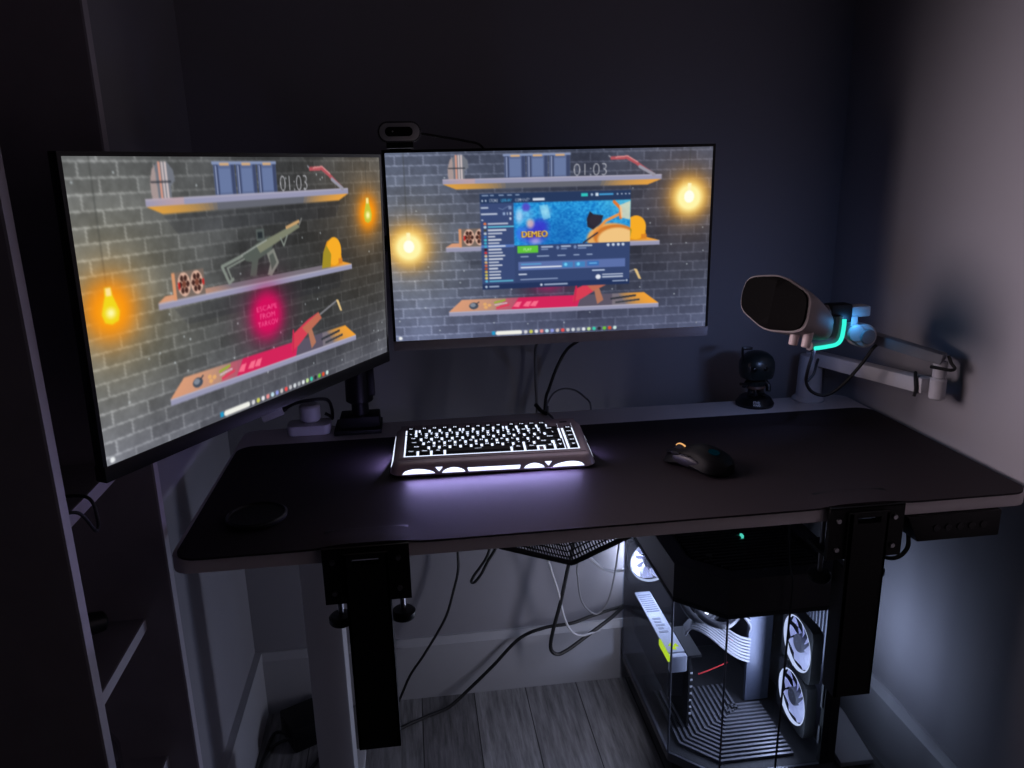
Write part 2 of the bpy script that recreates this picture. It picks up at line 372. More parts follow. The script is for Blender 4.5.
    P.line([(50, 72.6), (55, 71.6)], .9, (150, 170, 60)); P.line([(50, 73.8), (56, 73)], .6, (210, 190, 200)); P.line([(51, 75.2), (57, 74)], .9, (220, 60, 90))
    for cx in (61, 66, 69.5): Y([(cx-2, 75), (cx, 72.8), (cx+2.6, 72.6), (cx+1, 75.4)], (246, 110, 140))
    Y([(89.6, 74), (90.6, 67.6), (101, 63.4), (108, 61.6), (110.2, 64.2), (101, 68.6), (94, 72.6)], (214, 62, 84)); Y([(97, 66), (108.4, 61.6), (110.2, 64.4), (100, 69)], (190, 106, 84)); P.line([(90.4, 74.6), (91.4, 66)], .9, (200, 40, 80))
    Y([(100.6, 68.4), (103.2, 67.4), (105.4, 73.6), (102.2, 75.6)], (176, 116, 92)); P.line([(109.5, 62.6), (121.6, 58.8)], .8, (130, 130, 136)); Y([(121, 58.4), (122.6, 58.6), (125, 63.8), (123.6, 63.6)], (222, 190, 130))
    P.line([(109.5, 73.2), (122, 72)], 1., (52, 54, 62)); P.line([(112, 75.2), (124, 74.2)], .9, (60, 62, 70))
    # filament bulbs
    for bx, by, big in ((9, 43.6, 1.), (148.6, 23.8, 1.)):
        P.line([(bx-.3, 0), (bx-.3, by-6)], .35, (60, 62, 60), .7)
        if left:
            k = 1. if bx < 50 else .85
            P.blend(bx, by, 12.5*k, (206, 132, 40), .55, 2.); P.blend(bx, by, 8.4*k, (246, 138, 16), 1.25, 2.4); P.blend(bx, by+.5, 5*k, (255, 176, 24), .8, 2.)
            Y([(bx-1.1, by-6.6), (bx+1.1, by-6.6), (bx+1.4, by-4), (bx+3.2, by+1), (bx+2.4, by+3.6), (bx, by+4.4), (bx-2.4, by+3.6), (bx-3.2, by+1), (bx-1.4, by-4)], (240, 214, 30) if bx < 50 else (196, 196, 60)); P.ell(bx, by+1, 2.4, 2.2, (255, 250, 170), 1., .8); R(bx-.9, by-6.4, bx+.9, by-4, (255, 226, 150))
        else:
            P.blend(bx, by, 8.6, (255, 176, 40), 1.3, 2.4); P.blend(bx, by, 11, (240, 150, 50), .5, 2.)
            P.blend(bx, by+.4, 6.4, (255, 246, 170), 1.8, 2.4); R(bx-.9, by-6.6, bx+.9, by-3, (255, 246, 190)); P.ell(bx, by, 2.6, 3, (255, 255, 240))
    # taskbar
    R(48, 87.2, 49.7, 89, (30, 150, 200)); P.ell(51, 88.2, 1.05, 1, (240, 240, 232)); P.ell(62.4, 88.2, 1.05, 1, (240, 240, 232)); R(51, 87.2, 62.4, 89.2, (240, 240, 232))
    cols = [(210, 210, 215), (200, 200, 90), (225, 225, 230), (230, 140, 140), (190, 220, 235), (140, 150, 220), (200, 190, 190), (230, 80, 80), (190, 190, 195), (210, 215, 220), (170, 175, 180), (225, 230, 235), (190, 220, 150), (60, 200, 170), (40, 42, 50), (110, 190, 60), (220, 80, 50), (200, 225, 220)]
    for i, c in enumerate(cols): P.ell(65.3+i*2.72, 88.2, .95, .9, c)
    P.ell(2.4, 88.5, .9, .9, (235, 238, 240)); P.ell(155, 87.6, .4, .4, (150, 155, 165))
def launcher(P):
    """the application window open on the middle display"""
    R = P.rect; x0, y0, x1, y1 = 44.0, 19.8, 118.8, 65.9
    R(x0, y0, x1, y1, (46, 66, 104)); R(x0, y0, x1, 24.4, (40, 58, 94)); R(x0, 24.4, 60.4, 63.2, (58, 74, 118)); R(60.4, 24.4, x1, 63.2, (54, 70, 112)); R(x0, 63.2, x1, y1, (36, 52, 92))
    for k, w in enumerate((3.2, 1.8, 2.6, 2.4, 2)): R(45+k*4.1, 20.4, 45+k*4.1+w, 21, (150, 170, 200))
    P.text('STORE', 48.6, 23.7, 1.25, (228, 232, 240), w=4.2); P.text('LIBRARY', 54.4, 23.7, 1.25, (70, 190, 240), w=5.2); P.text('COMMUNITY', 61.2, 23.7, 1.25, (228, 232, 240), w=7.2); R(69.8, 22.5, 75.6, 23.6, (215, 222, 235))
    for cx in (45.2, 46.9): P.ell(cx, 23.1, .35, .5, (190, 205, 225))
    R(93.8, 20.7, 97.2, 22.3, (50, 196, 190)); P.ell(99.2, 21.5, .6, .6, (170, 190, 215)); R(101, 20.7, 102.4, 22.2, (210, 225, 240)); R(102.8, 21.1, 110, 21.9, (70, 160, 215)); P.ell(112, 21.5, .45, .45, (170, 190, 215))
    for cx in (114.2, 116.2, 118): R(cx-.4, 21.2, cx+.4, 21.7, (200, 212, 230))
    R(44.4, 26, 48, 26.7, (200, 210, 225)); P.line([(53, 26.6), (55, 27.4), (58, 25.8)], .3, (110, 130, 170)); R(57.8, 25.8, 59.4, 27.4, (120, 140, 180))
    R(44.4, 29, 52.4, 29.7, (215, 222, 235)); R(55, 28.8, 56.2, 30, (150, 170, 205)); R(57, 28.8, 57.6, 30, (190, 205, 225)); R(58.4, 28.8, 59.2, 30, (190, 205, 225)); R(44.6, 31.8, 45.4, 32.5, (190, 205, 225)); R(58.2, 31.2, 59.2, 32.4, (190, 205, 225))
    ws = [10, 13, 9, 7, 3.4, 6.5, 5.5, 8.4, 6.4, 7, 8.2, 7, 5, 6.6, 4.4, 6, 5.6, 6, 12]
    ic = [(226, 120, 70), (190, 210, 225), (70, 70, 60), (190, 200, 210), (60, 120, 190), (80, 190, 200), (60, 170, 200), (70, 170, 200), (60, 20, 30), (215, 60, 60), (220, 190, 150), (180, 200, 220), (220, 180, 120), (210, 110, 80), (170, 80, 50), (220, 180, 80), (200, 190, 90), (230, 200, 110), (90, 180, 220)]
    for i, w in enumerate(ws):
        yy = 34+i*1.55
        if i == 7: R(x0, yy-.7, 60.4, yy+.7, (84, 116, 184))
        P.ell(46.2, yy, .75, .62, ic[i]); R(47.6, yy-.36, 47.6+w, yy+.36, (100, 200, 225) if i in (1, 18) else (222, 226, 235), .92)
    P.ell(46, 64.6, .6, .6, (190, 205, 225)); R(47.4, 64.3, 52.4, 64.9, (180, 195, 220)); P.ell(73.6, 64.6, .6, .6, (210, 220, 235)); R(75, 64.3, 87, 64.9, (180, 195, 220)); R(110, 63.9, 116.6, 64.5, (180, 195, 220)); P.ell(117.4, 64.1, .5, .5, (200, 212, 230))
    # banner art: loose blue spray with a violet patch, warm rounded stones (plain generic picture)
    hx0, hy0, hx1, hy1 = 60.7, 24.6, 118.6, 44.8
    w = P.win(hx0, hy0, hx1, hy1); X = P.x[w]; Yy = P.y[w]; n = rng.random((40, 80)); yi = (Yy-hy0)/(hy1-hy0+1)*37; xi = np.clip((X-hx0)/(hx1-hx0+1), 0, 1)*77
    a0 = np.clip(yi.astype(int), 0, 38); b0 = np.clip(xi.astype(int), 0, 78); f1 = np.clip(yi-a0, 0, 1); f2 = np.clip(xi-b0, 0, 1); nz = (n[a0, b0]*(1-f2)+n[a0, b0+1]*f2)*(1-f1)+(n[a0+1, b0]*(1-f2)+n[a0+1, b0+1]*f2)*f1
    keep = P.a.copy()
    sky = np.stack([18+40*nz, 110+70*nz, 190+50*nz], -1)/255.; dk = np.clip(1-np.abs((X-84)/16), 0, 1)*np.clip((Yy-hy0)/14, 0, 1)
    sky = sky*(1-.45*dk[..., None])+np.array([10, 60, 150])/255*.45*dk[..., None]
    hi = np.clip((X-100)/18, 0, 1)*np.clip(1-(Yy-hy0)/12, 0, 1); sky = sky*(1-.6*hi[..., None])+np.array([120, 220, 225])/255*.6*hi[..., None]
    P.a[w] = sky
    E = P.ell; YP = P.poly
    E(66, 30, 6, 5, (170, 220, 250), .5, 1.); E(76, 29, 4, 4, (190, 235, 250), .6, 1.); E(70, 40, 9, 6, (70, 50, 190), .85, .7); E(73, 36, 6, 5, (60, 50, 200), .8, .6); E(66.5, 26.6, 2.6, 2.6, (90, 60, 190), .8, .5); E(68.5, 34.5, 2.6, 3, (240, 190, 180), .75, .6); E(63.5, 39, 3, 4, (60, 120, 235), .8, .6); YP([(73, 26), (77, 25.6), (78.6, 32), (75, 33)], (180, 240, 250), .45); E(71, 43, 4, 2.4, (235, 200, 240), .55, .8); E(63, 31, 2.4, 5, (215, 235, 255), .6, .7)
    E(109, 43, 13, 8, (230, 170, 96), 1., .12); E(111, 42, 11.5, 6, (206, 120, 48), 1., .1); E(112, 43.5, 10.5, 6.2, (240, 196, 130), 1., .15)
    YP([(96.6, 33), (98.2, 29.4), (100, 31), (105, 31.6), (104, 35), (100, 38.4), (97, 37)], (44, 40, 54)); E(101, 34, 3.6, 3.4, (52, 46, 58), .9, .3)
    P.line([(100.5, 40), (106, 34.4), (114, 30.8)], 1.3, (236, 150, 70)); P.line([(110.4, 25.2), (113.6, 28.4), (113.8, 33)], 1.5, (226, 120, 50)); YP([(113, 27), (118.6, 25), (118.6, 34), (114, 33)], (240, 220, 180), .75); P.line([(95, 44.6), (102, 40)], .8, (60, 50, 60))
    R(60.4, hy1, x1, 63.2, (54, 70, 112)); P.a[:, int(x1*P.k):] = keep[:, int(x1*P.k):]
    for dx, dy, c in ((.35, .3, (110, 50, 20)), (-.3, 0, (110, 50, 20)), (0, 0, (252, 220, 96)), (.16, 0, (252, 220, 96))): P.text('DEMEO', 64.2+dx, 41+dy, 2.9, c, w=12.6)
    R(61.8, 45.2, 72.1, 48.6, (96, 196, 60)); P.text('PLAY', 65, 47.6, 1.3, (225, 245, 215), w=4)
    for xx, wd in ((73.6, 6), (83.6, 5), (92.2, 7.2)): R(xx, 45.6, xx+wd, 46.3, (195, 208, 228)); R(xx, 46.9, xx+wd*.6, 47.5, (120, 140, 180))
    for xx in (82, 90.8): P.ell(xx, 46.5, .75, .9, (120, 140, 180))
    for xx in (107.6, 110.2, 112.8, 115.2): P.ell(xx, 46, .75, .75, (205, 216, 232))
    for xx, wd in ((63.4, 4), (71.6, 6), (81.8, 4.2), (90, 3), (96.6, 3)): R(xx, 50.1, xx+wd, 50.7, (165, 182, 212))
    R(62.2, 53, 116.4, 57.2, (92, 112, 168)); R(63.6, 54, 73.6, 54.5, (90, 170, 220)); R(63.4, 55.4, 84, 56.2, (226, 230, 240))
    R(84.4, 53.8, 89.6, 56.4, (66, 130, 190)); R(90.6, 53.8, 95.8, 56.4, (66, 130, 190)); R(97, 53.8, 103, 56.2, (60, 110, 180)); P.ell(86, 55, .8, .8, (110, 205, 245)); P.ell(92.4, 55, .8, .8, (110, 205, 245)); R(98, 54.7, 102, 55.2, (110, 190, 240))
    R(62.2, 58.8, 66.4, 59.4, (205, 214, 230)); R(63, 61.4, 82, 61.9, (150, 166, 200)); R(99.4, 58.2, 106, 58.8, (190, 204, 226)); P.ell(102.6, 61.8, 1.3, 1.2, (225, 230, 240)); R(104.6, 60.4, 115.4, 61, (205, 214, 230)); R(104.6, 61.6, 115.4, 62.2, (205, 214, 230))
def make_picture(left):
    P = Paint(); wallpaper(P, left); decor(P, left)
    if not left: launcher(P)
    return P.out()

# ------------------------------------------------------------------ the room
RW = 1.395
def Q(name, lo, hi, m): return struct(name, MB().box(lo, hi), m)
Q('floor', (-1.6, -3.2, -.05), (RW+.1, .1, 0), M['floor'])
Q('wall_back', (-.1, 0, 0), (RW+.1, .1, 2.5), M['wall'])
Q('wall_left', (-.1, -.57, 0), (0, 0, 2.5), M['wall'])
Q('wall_left_return', (-1.6, -.57, 0), (-.1, -.47, 2.5), M['wall'])
Q('wall_right', (RW, -3.2, 0), (RW+.1, 0, 2.5), M['wall'])
Q('ceiling', (-1.6, -3.2, 2.5), (RW+.1, .1, 2.56), M['wall'])
def skirt(name, prof, a, b, axis):
    mb = MB(); mb.prism(prof, a, b, axis); return struct(name, mb, M['skirt'])
skirt('baseboard_back', [(-.016, 0), (0, 0), (0, .163), (-.006, .163), (-.010, .152), (-.016, .146)], .016, RW-.016, 'x')
skirt('baseboard_left', [(0, 0), (.018, 0), (.018, .150), (.016, .163), (0, .163)], -.57, 0, 'y')
skirt('baseboard_right', [(RW, 0), (RW-.016, 0), (RW-.016, .146), (RW-.010, .152), (RW-.006, .163), (RW, .163)], -3.2, 0, 'y')

# ------------------------------------------------------------------ bookcase
bc = thing('bookcase', 'tall shaded open bookcase with lit front edges at the left edge', 'bookcase', (-.105, -.735, 0))
BX0, BX1 = -.245, .035
for y0, y1 in ((-.885, -.867), (-.589, -.571)):
    mb = MB().box((BX0, y0, 0), (BX1-.003, y1, 2.02)); mb.box((BX1-.003, y0, 0), (BX1, y1, 2.02), mi=1); mb.build('side_panel', [M['booksh'], M['bookedge']], bc)
MB().box((BX0-.006, -.885, 0), (BX0, -.571, 2.02)).build('back_panel', M['booksh'], bc)
for z in (.08, .352, .602, .857, 2.0):
    mb = MB().box((BX0, -.867, z), (-.013, -.589, z+.018)); mb.box((-.013, -.867, z), (-.010, -.589, z+.018), mi=1); mb.build('shelf', [M['booksh'], M['bookedge']], bc)
gd = thing('gadget', 'dark rounded gadget on the bookcase shelf below desk height', 'gadget', (-.075, -.70, .6205))
MB().sphere((-.085, -.715, .70), .042, (1, 1, 1.1)).build('body', M['black'], gd)
MB().lathe([(.03, 0), (.032, .004), (.014, .012), (.01, .05)], (-.085, -.715, .6205)).build('stand', M['black'], gd)
MB().cyl((-.058, -.685, .672), (-.035, -.665, .667), .017, .014, bev=.003).build('lens', M['blackgloss'], gd)
jr = thing('glass_jar', 'clear glass jar with threaded neck on the lower bookcase shelf', 'jar', (-.07, -.72, .37))
MB().lathe([(.038, 0), (.044, .006), (.045, .12), (.038, .135), (.034, .14), (.036, .146), (.034, .150), (.036, .156), (.034, .160), (.036, .166), (.034, .172), (.031, .172), (.031, .14), (.041, .118), (.041, .01), (.01, .006)], (-.07, -.72, .3705)).build('jar_body', M['jarglass'], jr)
single('shelf_cable', MB().tube([(-.06, -.80, .879), (-.02, -.79, .881), (.002, -.77, .876), (.008, -.745, .84), (.006, -.73, .85), (-.004, -.725, .878), (-.05, -.72, .879)], .0022), M['rubber'], 'thin black cable looping over the edge of the bookcase shelf under the left monitor', 'cable')

# ------------------------------------------------------------------ desk
DZ = .757; DX0, DX1, DY0, DY1 = .064, 1.380, -.678, -.11
dk = thing('standing_desk', 'white height-adjustable standing desk under the black mat', 'desk', (.72, -.4, 0))
MB().prism(rrect(DX0, DY0, DX1, DY1, .028), DZ-.023, DZ, 'z', bev=.0025).build('desktop', M['white'], dk)
for x0 in (.190, 1.283):
    ly = -.395 if x0 < .5 else -.245
    l = MB().box((x0, ly, .045), (x0+.068, ly+.06, .60), .004).build('leg', M['whitesteel'], dk)
    MB().box((x0+.006, ly+.006, .60), (x0+.062, ly+.054, .72), .003).build('inner_column', M['whitesteel'], l)
    MB().prism([(ly-.16, .008), (ly-.16, .02), (ly-.04, .045), (ly+.10, .045), (ly+.20, .02), (ly+.20, .008)], x0-.004, x0+.072, 'x', bev=.003).build('foot', M['whitesteel'], dk)
    MB().box((x0-.02, -.60, .718), (x0+.086, -.15, .734), .002).build('side_bracket', M['whitesteel'], dk)
MB().box((.25, -.40, .700), (1.27, -.34, .734), .003).build('crossbar', M['whitesteel'], dk)
# mat, slightly lifted over the two clamps
mb = MB(); nx, ny = 180, 40; X0, X1, Y0, Y1 = .072, 1.374, -.684, -.220
def matz(x, y):
    e = max(0, 1-(y-Y0)/.07); e = e*e*(3-2*e); b = sum(math.exp(-((x-c)/.062)**4) for c in (.338, 1.09))
    return .0044*e*b
def mat_outline(t, x):
    r = .032; dx = max(0, r-(x-X0), r-(X1-x)); c = r-math.sqrt(max(0, r*r-min(dx, r)**2))
    return c
for z0, top in ((DZ+.0002, 0), (DZ+.0032, 1)):
    for i in range(nx+1):
        # denser columns near the ends so that the corners read round
        u = i/nx; x = X0+(X1-X0)*(u-.06*math.sin(4*PI*u)/(4*PI)*0)
        if i < 12: x = X0+.05*(i/12)**2
        elif i > nx-12: x = X1-.05*((nx-i)/12)**2
        else: x = X0+.05+(X1-X0-.1)*(i-12)/(nx-24)
        c = mat_outline(0, x)
        for j in range(ny+1):
            y = Y0+c+(Y1-Y0-2*c)*j/ny; mb.v.append((x, y, z0+matz(x, y)))
n1 = (nx+1)*(ny+1); I = lambda i, j, k: k*n1+i*(ny+1)+j
for i in range(nx):
    for j in range(ny):
        for k in (0, 1): mb.f.append((I(i, j, k), I(i+1, j, k), I(i+1, j+1, k), I(i, j+1, k)))
for i in range(nx):
    for j in (0, ny): mb.f.append((I(i, j, 0), I(i+1, j, 0), I(i+1, j, 1), I(i, j, 1)))
for j in range(ny):
    for i in (0, nx): mb.f.append((I(i, j, 0), I(i, j+1, 0), I(i, j+1, 1), I(i, j, 1)))
mb.mi = [0]*len(mb.f)
single('desk_mat', mb, M['mat'], 'large black desk mat covering most of the desktop', 'desk mat')
MZ = DZ+.0034

# desk mounts on the front edge
def mount(loc, label):
    r = thing('desk_mount', label, 'desk mount', loc, 0, 'black steel desk mounts on the front edge', world=False)
    MB().box((-.061, -.012, -.084), (.061, -.004, -.022)).box((-.061, -.012, -.012), (.061, -.004, .002)).box((-.061, -.012, -.022), (-.020, -.004, -.012)).box((.018, -.012, -.022), (.061, -.004, -.012)).box((-.061, -.012, -.0005), (.061, .05, .0028), .0008).build('clamp_bracket', M['blacksteel'], r)
    for sx in (-1, 1):
        MB().box((sx*.045-.014, -.008, -.084), (sx*.045+.014, .055, -.078), .001).build('lower_jaw', M['blacksteel'], r)
        k = MB().lathe([(.006, 0), (.017, .0), (.0185, .003), (.0185, .010), (.015, .0135), (.006, .015)], (sx*.046, .03, -.139), n=28).build('clamp_knob', M['black'], r)
        MB().cyl((sx*.046, .03, -.126), (sx*.046, .03, -.0275), .004).lathe([(.012, 0), (.012, .003)], (sx*.046, .03, -.0275)).build('screw', M['bolt'], k)
    c = MB()
    for lo, hi in (((-.031, -.020, -.328), (.031, -.016, -.022)), ((-.031, -.020, -.012), (.031, -.016, -.004)), ((-.031, -.020, -.022), (-.020, -.016, -.012)), ((.018, -.020, -.022), (.031, -.016, -.012))): c.box(lo, hi)
    c.box((-.031, -.020, -.328), (-.027, .018, -.10)); c.box((.027, -.020, -.328), (.031, .018, -.10)); c.box((-.031, -.02, -.10), (-.027, -.011, -.006)); c.box((.027, -.02, -.10), (.031, -.011, -.006))
    c.build('hanging_plate', M['blacksteel'], r)
    for x in (-.047, .045):
        for z in (-.018, -.066): MB().cyl((x, -.012, z), (x, -.0155, z), .0042, .0036, n=12).build('bolt', M['bolt'], r)
    return r
mount((.335, DY0, DZ+.001), 'black steel desk mount with hanging plate in front of the visible white desk leg')
mount((1.093, DY0, DZ+.001), 'black steel desk mount with hanging plate in front of the computer case')
# height controller
hc = thing('desk_controller', 'flat black height controller under the right end of the desk edge', 'controller', (1.25, -.66, .735))
MB().prism([(1.165, .7335), (1.185, .689), (1.325, .689), (1.325, .7335)], -.684, -.60, 'y', bev=.003).build('housing', M['black'], hc)
for k in range(5): MB().cyl((1.215+k*.02, -.684, .711), (1.215+k*.02, -.6855, .711), .006, n=16, bev=.0006).build('button', M['blackgloss'], hc)
MB().tube([(1.192, -.65, .692), (1.191, -.655, .665), (1.178, -.645, .642), (1.155, -.62, .638), (1.12, -.58, .64)], .0035).build('cable', M['rubber'], hc)

# ------------------------------------------------------------------ monitors
def monitor(name, c, yaw, pitch, label, left):
    r = V((math.cos(yaw), math.sin(yaw), 0)); n = V((math.sin(yaw), -math.cos(yaw), 0))
    u = V((0, 0, 1))*math.cos(pitch)-n*math.sin(pitch); nn = r.cross(u)
    c = V(c); X = Matrix(((r.x, u.x, nn.x, c.x), (r.y, u.y, nn.y, c.y), (r.z, u.z, nn.z, c.z), (0, 0, 0, 1)))   # local: x right, y up, z out of the screen
    t = thing(name, label, 'monitor', (c.x, c.y, c.z-.2), yaw)
    W, H = .5977, .3362
    me = bpy.data.meshes.new('screen'); inv = RT[t.name]['_m'].inverted()
    gx = np.linspace(-W/2, W/2, GW); gy = np.linspace(H/2, -H/2, GH); XX, YY = np.meshgrid(gx, gy)
    A = np.array(inv @ X); pts = np.c_[XX.ravel(), YY.ravel(), np.full(XX.size, .0006)]@A[:3, :3].T+A[:3, 3]
    me.vertices.add(GW*GH); me.vertices.foreach_set('co', pts.ravel())
    i = np.arange((GH-1)*GW).reshape(GH-1, GW)[:, :-1].ravel(); q = np.stack([i, i+GW, i+GW+1, i+1], 1)
    me.loops.add(q.size); me.loops.foreach_set('vertex_index', q.ravel().astype(np.int32)); me.polygons.add(len(q)); me.polygons.foreach_set('loop_start', (np.arange(len(q))*4).astype(np.int32))
    me.update(calc_edges=True)
    at = me.color_attributes.new('picture', 'FLOAT_COLOR', 'POINT'); im = s2l(make_picture(left)); rgba = np.c_[im.reshape(-1, 3), np.ones(GW*GH)].astype(np.float32); at.data.foreach_set('color', rgba.ravel())
    me.materials.append(screen_mat('lit_display', 'picture')); s = bpy.data.objects.new('screen', me); C.objects.link(s); s.parent = t; RT[s.name] = RT[t.name]
    b = .005; ch = .0185
    MB().box((-W/2-b, -H/2-.002, -.012), (W/2+b, H/2+b, 0), .0012).build('panel_frame', M['black'], t, xf=X)
    f = MB()
    for lo, hi in (((-W/2-b, H/2, 0), (W/2+b, H/2+b, .0012)), ((-W/2-b, -H/2, 0), (-W/2, H/2, .0012)), ((W/2, -H/2, 0), (W/2+b, H/2, .0012))): f.box(lo, hi)
    f.build('bezel', M['blackgloss'], t, xf=X)
    MB().box((-W/2-b, -H/2-ch, -.014), (W/2+b, -H/2, .0025), .001).build('chin', M['chin' if not left else 'black'], t, xf=X)
    bk = MB().loft([[X @ V((sx*(W/2-.01)*k, (sy*(H/2-.012)*k), z)) for sx, sy in ((-1, -1), (1, -1), (1, 1), (-1, 1))] for k, z in ((1, -.012), (.86, -.022), (.55, -.034), (.5, -.036))]).build('rear_housing', M['black'], t)
    MB().box((-.05, -.05, -.042), (.05, .05, -.036), .001).build('vesa_plate', M['blacksteel'], t, xf=X)
    # the light this display throws into the room
    ld = bpy.data.lights.new('display_light', 'AREA'); ld.shape = 'RECTANGLE'; ld.size = W; ld.size_y = H
    lo = bpy.data.objects.new('display_light', ld); C.objects.link(lo)
    lo.matrix_world = X @ Matrix.Translation((0, 0, .002)) @ Matrix.Rotation(PI, 4, 'X')
    # area lamps shine down their -Z: flip so that it leaves the screen
    lo.matrix_world = X @ Matrix.Translation((0, 0, .004)) @ Matrix.Rotation(PI, 4, 'Y')
    return t, X, ld
RMY, RMP = math.radians(-.033), math.radians(-.26)
mon_r, XR, LR = monitor('monitor', (.6862, -.2682, 1.1317), RMY, RMP, 'flat monitor facing forward with an application window open on it', False)
LMY, LMP = math.radians(59.63), math.radians(-1.58)
mon_l, XL, LL = monitor('monitor', (.2234, -.5769, 1.1239), LMY, LMP, 'angled monitor at left showing brick wall wallpaper with pink neon sign', True)

# monitor arm
ma = thing('dual_monitor_stand', 'black dual monitor arm clamped to the back left of desk', 'monitor stand', (.305, -.145, DZ))
MB().box((.250, -.185, DZ+.0005), (.345, -.101, DZ+.010), .002).box((.262, -.172, DZ+.01), (.342, -.118, DZ+.034), .004).build('base', M['blacksteel'], ma)
MB().box((.268, -.1095, DZ-.06), (.338, -.101, DZ+.010), .002).box((.268, -.165, DZ-.06), (.338, -.101, DZ-.052), .002).cyl((.303, -.14, DZ-.052), (.303, -.14, DZ-.0235), .005).build('clamp', M['blacksteel'], ma)
MB().cyl((.303, -.145, DZ+.03), (.303, -.145, DZ+.42), .0175).build('pole', M['black'], ma)
MB().cyl((.303, -.145, DZ+.06), (.303, -.145, DZ+.15), .028, .026, bev=.003).build('collar', M['black'], ma)
MB().box((.322, -.166, DZ+.075), (.336, -.150, DZ+.135), .002).build('tension_lever', M['black'], ma)
for tgt, zc, nm in ((XL @ V((0, 0, -.065)), 1.124, 'l'), (XR @ V((0, 0, -.065)), 1.131, 'r')):
    p0 = V((.303, -.145, zc)); d = V((tgt.x, tgt.y, zc))-p0
    mid = p0+V((-.16, -.12, 0)) if nm == 'l' else p0+V((.19, .06, 0))
    a = MB().cyl(p0-V((0, 0, .022)), p0+V((0, 0, .022)), .03, bev=.003)
    a.tube([p0, mid], .016, n=12, smooth=False).cyl(mid-V((0, 0, .025)), mid+V((0, 0, .025)), .024, bev=.003); a.tube([mid, V((tgt.x, tgt.y, zc))], .014, n=12, smooth=False)
    ab = a.build('arm', M['black'], ma)
    MB().sphere(V((tgt.x, tgt.y, zc)), .022).build('ball_joint', M['black'], ab)
# webcam
wc = thing('webcam', 'grey rimmed black webcam perched on the top corner of the forward-facing monitor', 'webcam', (.415, -.275, 1.305))
def pill(x0, z0, x1, z1): return rrect(x0, z0, x1, z1, (z1-z0)*.48, 8)
MB().prism(pill(.3785, 1.3165, .4525, 1.3515), -.292, -.262, 'y', bev=.004).build('body', M['camrim'], wc)
MB().prism(pill(.3815, 1.3195, .4495, 1.3485), -.2945, -.2915, 'y', bev=.001).prism(pill(.391, 1.3265, .438, 1.342), -.2956, -.2944, 'y', mi=1).build('front_rim', [mat('webcam_grey_bezel', (.42, .42, .43), .35), M['blackgloss']], wc)
l = MB().cyl((.406, -.2955, 1.334), (.406, -.2975, 1.334), .0075, bev=.0006).build('lens', M['blackgloss'], wc)
MB().cyl((.404, -.2972, 1.3345), (.404, -.2980, 1.3345), .0014, n=10).build('lens_glint', M['labelw'], l)
MB().box((.392, -.290, 1.3068), (.438, -.262, 1.318), .002).box((.396, -.243, 1.268), (.434, -.235, 1.318), .002).box((.396, -.27, 1.312), (.434, -.235, 1.319), .001).build('clip', M['black'], wc)
MB().tube([(.449, -.272, 1.332), (.49, -.268, 1.325), (.53, -.262, 1.318), (.56, -.255, 1.308), (.575, -.225, 1.27), (.58, -.2, 1.18)], .002).build('cable', M['rubber'], wc)

# ------------------------------------------------------------------ keyboard (local frame: x right, y back)
KW, KD = .360, .170
kb = thing('keyboard', 'taupe metal keyboard with white backlit black keys and glowing windows in its skirt', 'keyboard', (.549, -.364, MZ), math.radians(-2.6), world=False)
tilt = math.radians(5.2); kz0 = .0225
def KT(x, y, z): return V((x, y*math.cos(tilt)-z*math.sin(tilt)+.006, kz0+(y+.062)*math.sin(tilt)+z*math.cos(tilt)))
XK = Matrix.Translation((0, .006, kz0+.062*math.sin(tilt))) @ Matrix.Rotation(tilt, 4, 'X')
mb = MB()
# outline rings of the shell from the base to the deck
def ring(hw, y0, y1, r, zf, zb, top=False):
    out = []
    for x, y in rrect(-hw, y0, hw, y1, r, 5):
        k = (y-y0)/(y1-y0); out.append(V((x, y, zf+(zb-zf)*k)))
    return out
f0 = ring(KW/2-.004, -.083, .078, .02, .001, .001); f1 = ring(KW/2, -.086, .081, .02, .005, .006); f2 = ring(KW/2-.006, -.079, .077, .016, .019, .034); f3 = ring(KW/2-.012, -.072, .074, .012, .0235, .0375)
mb.loft([f0, f1, f2, f3]); mb.build('case', M['kbframe'], kb)
# recess plate that glows between the keys
MB().box((-.1565, -.0595, .0015), (.1565, .0685, .0032), X=XK).build('backlight_plate', M['kblight'], kb)
mbf = MB()
def bar(x0, y0, x1, y1, z0=.0, z1=.0036): mbf.box((x0, y0, z0), (x1, y1, z1), .0008, X=XK)
bar(-.166, -.0685, .166, -.0592); bar(-.166, .0545, .166, .0775); bar(-.166, -.0592, -.1562, .0545); bar(.1560, -.0592, .166, .0545); bar(-.1562, .0325, .1560, .0352); bar(.1300, .0352, .1560, .0545); bar(.1312, -.0575, .1346, .0325)
for bx0, bx1 in ((-.1352, -.1321), (-.0535, -.0504), (.0282, .0313), (.1098, .1300)): bar(bx0, .0352, bx1, .0545)
bar(.0840, -.0572, .0920, -.0418)
mbf.build('deck_frame', M['kbframe'], kb)
MB().box((.136, .058, .0034), (.150, .063, .0038), X=XK).build('logo_plate', M['black'], kb)
MB().box((-.022, -.0668, .0034), (.022, -.0632, .0037), X=XK).build('name_strip', M['chin'], kb)
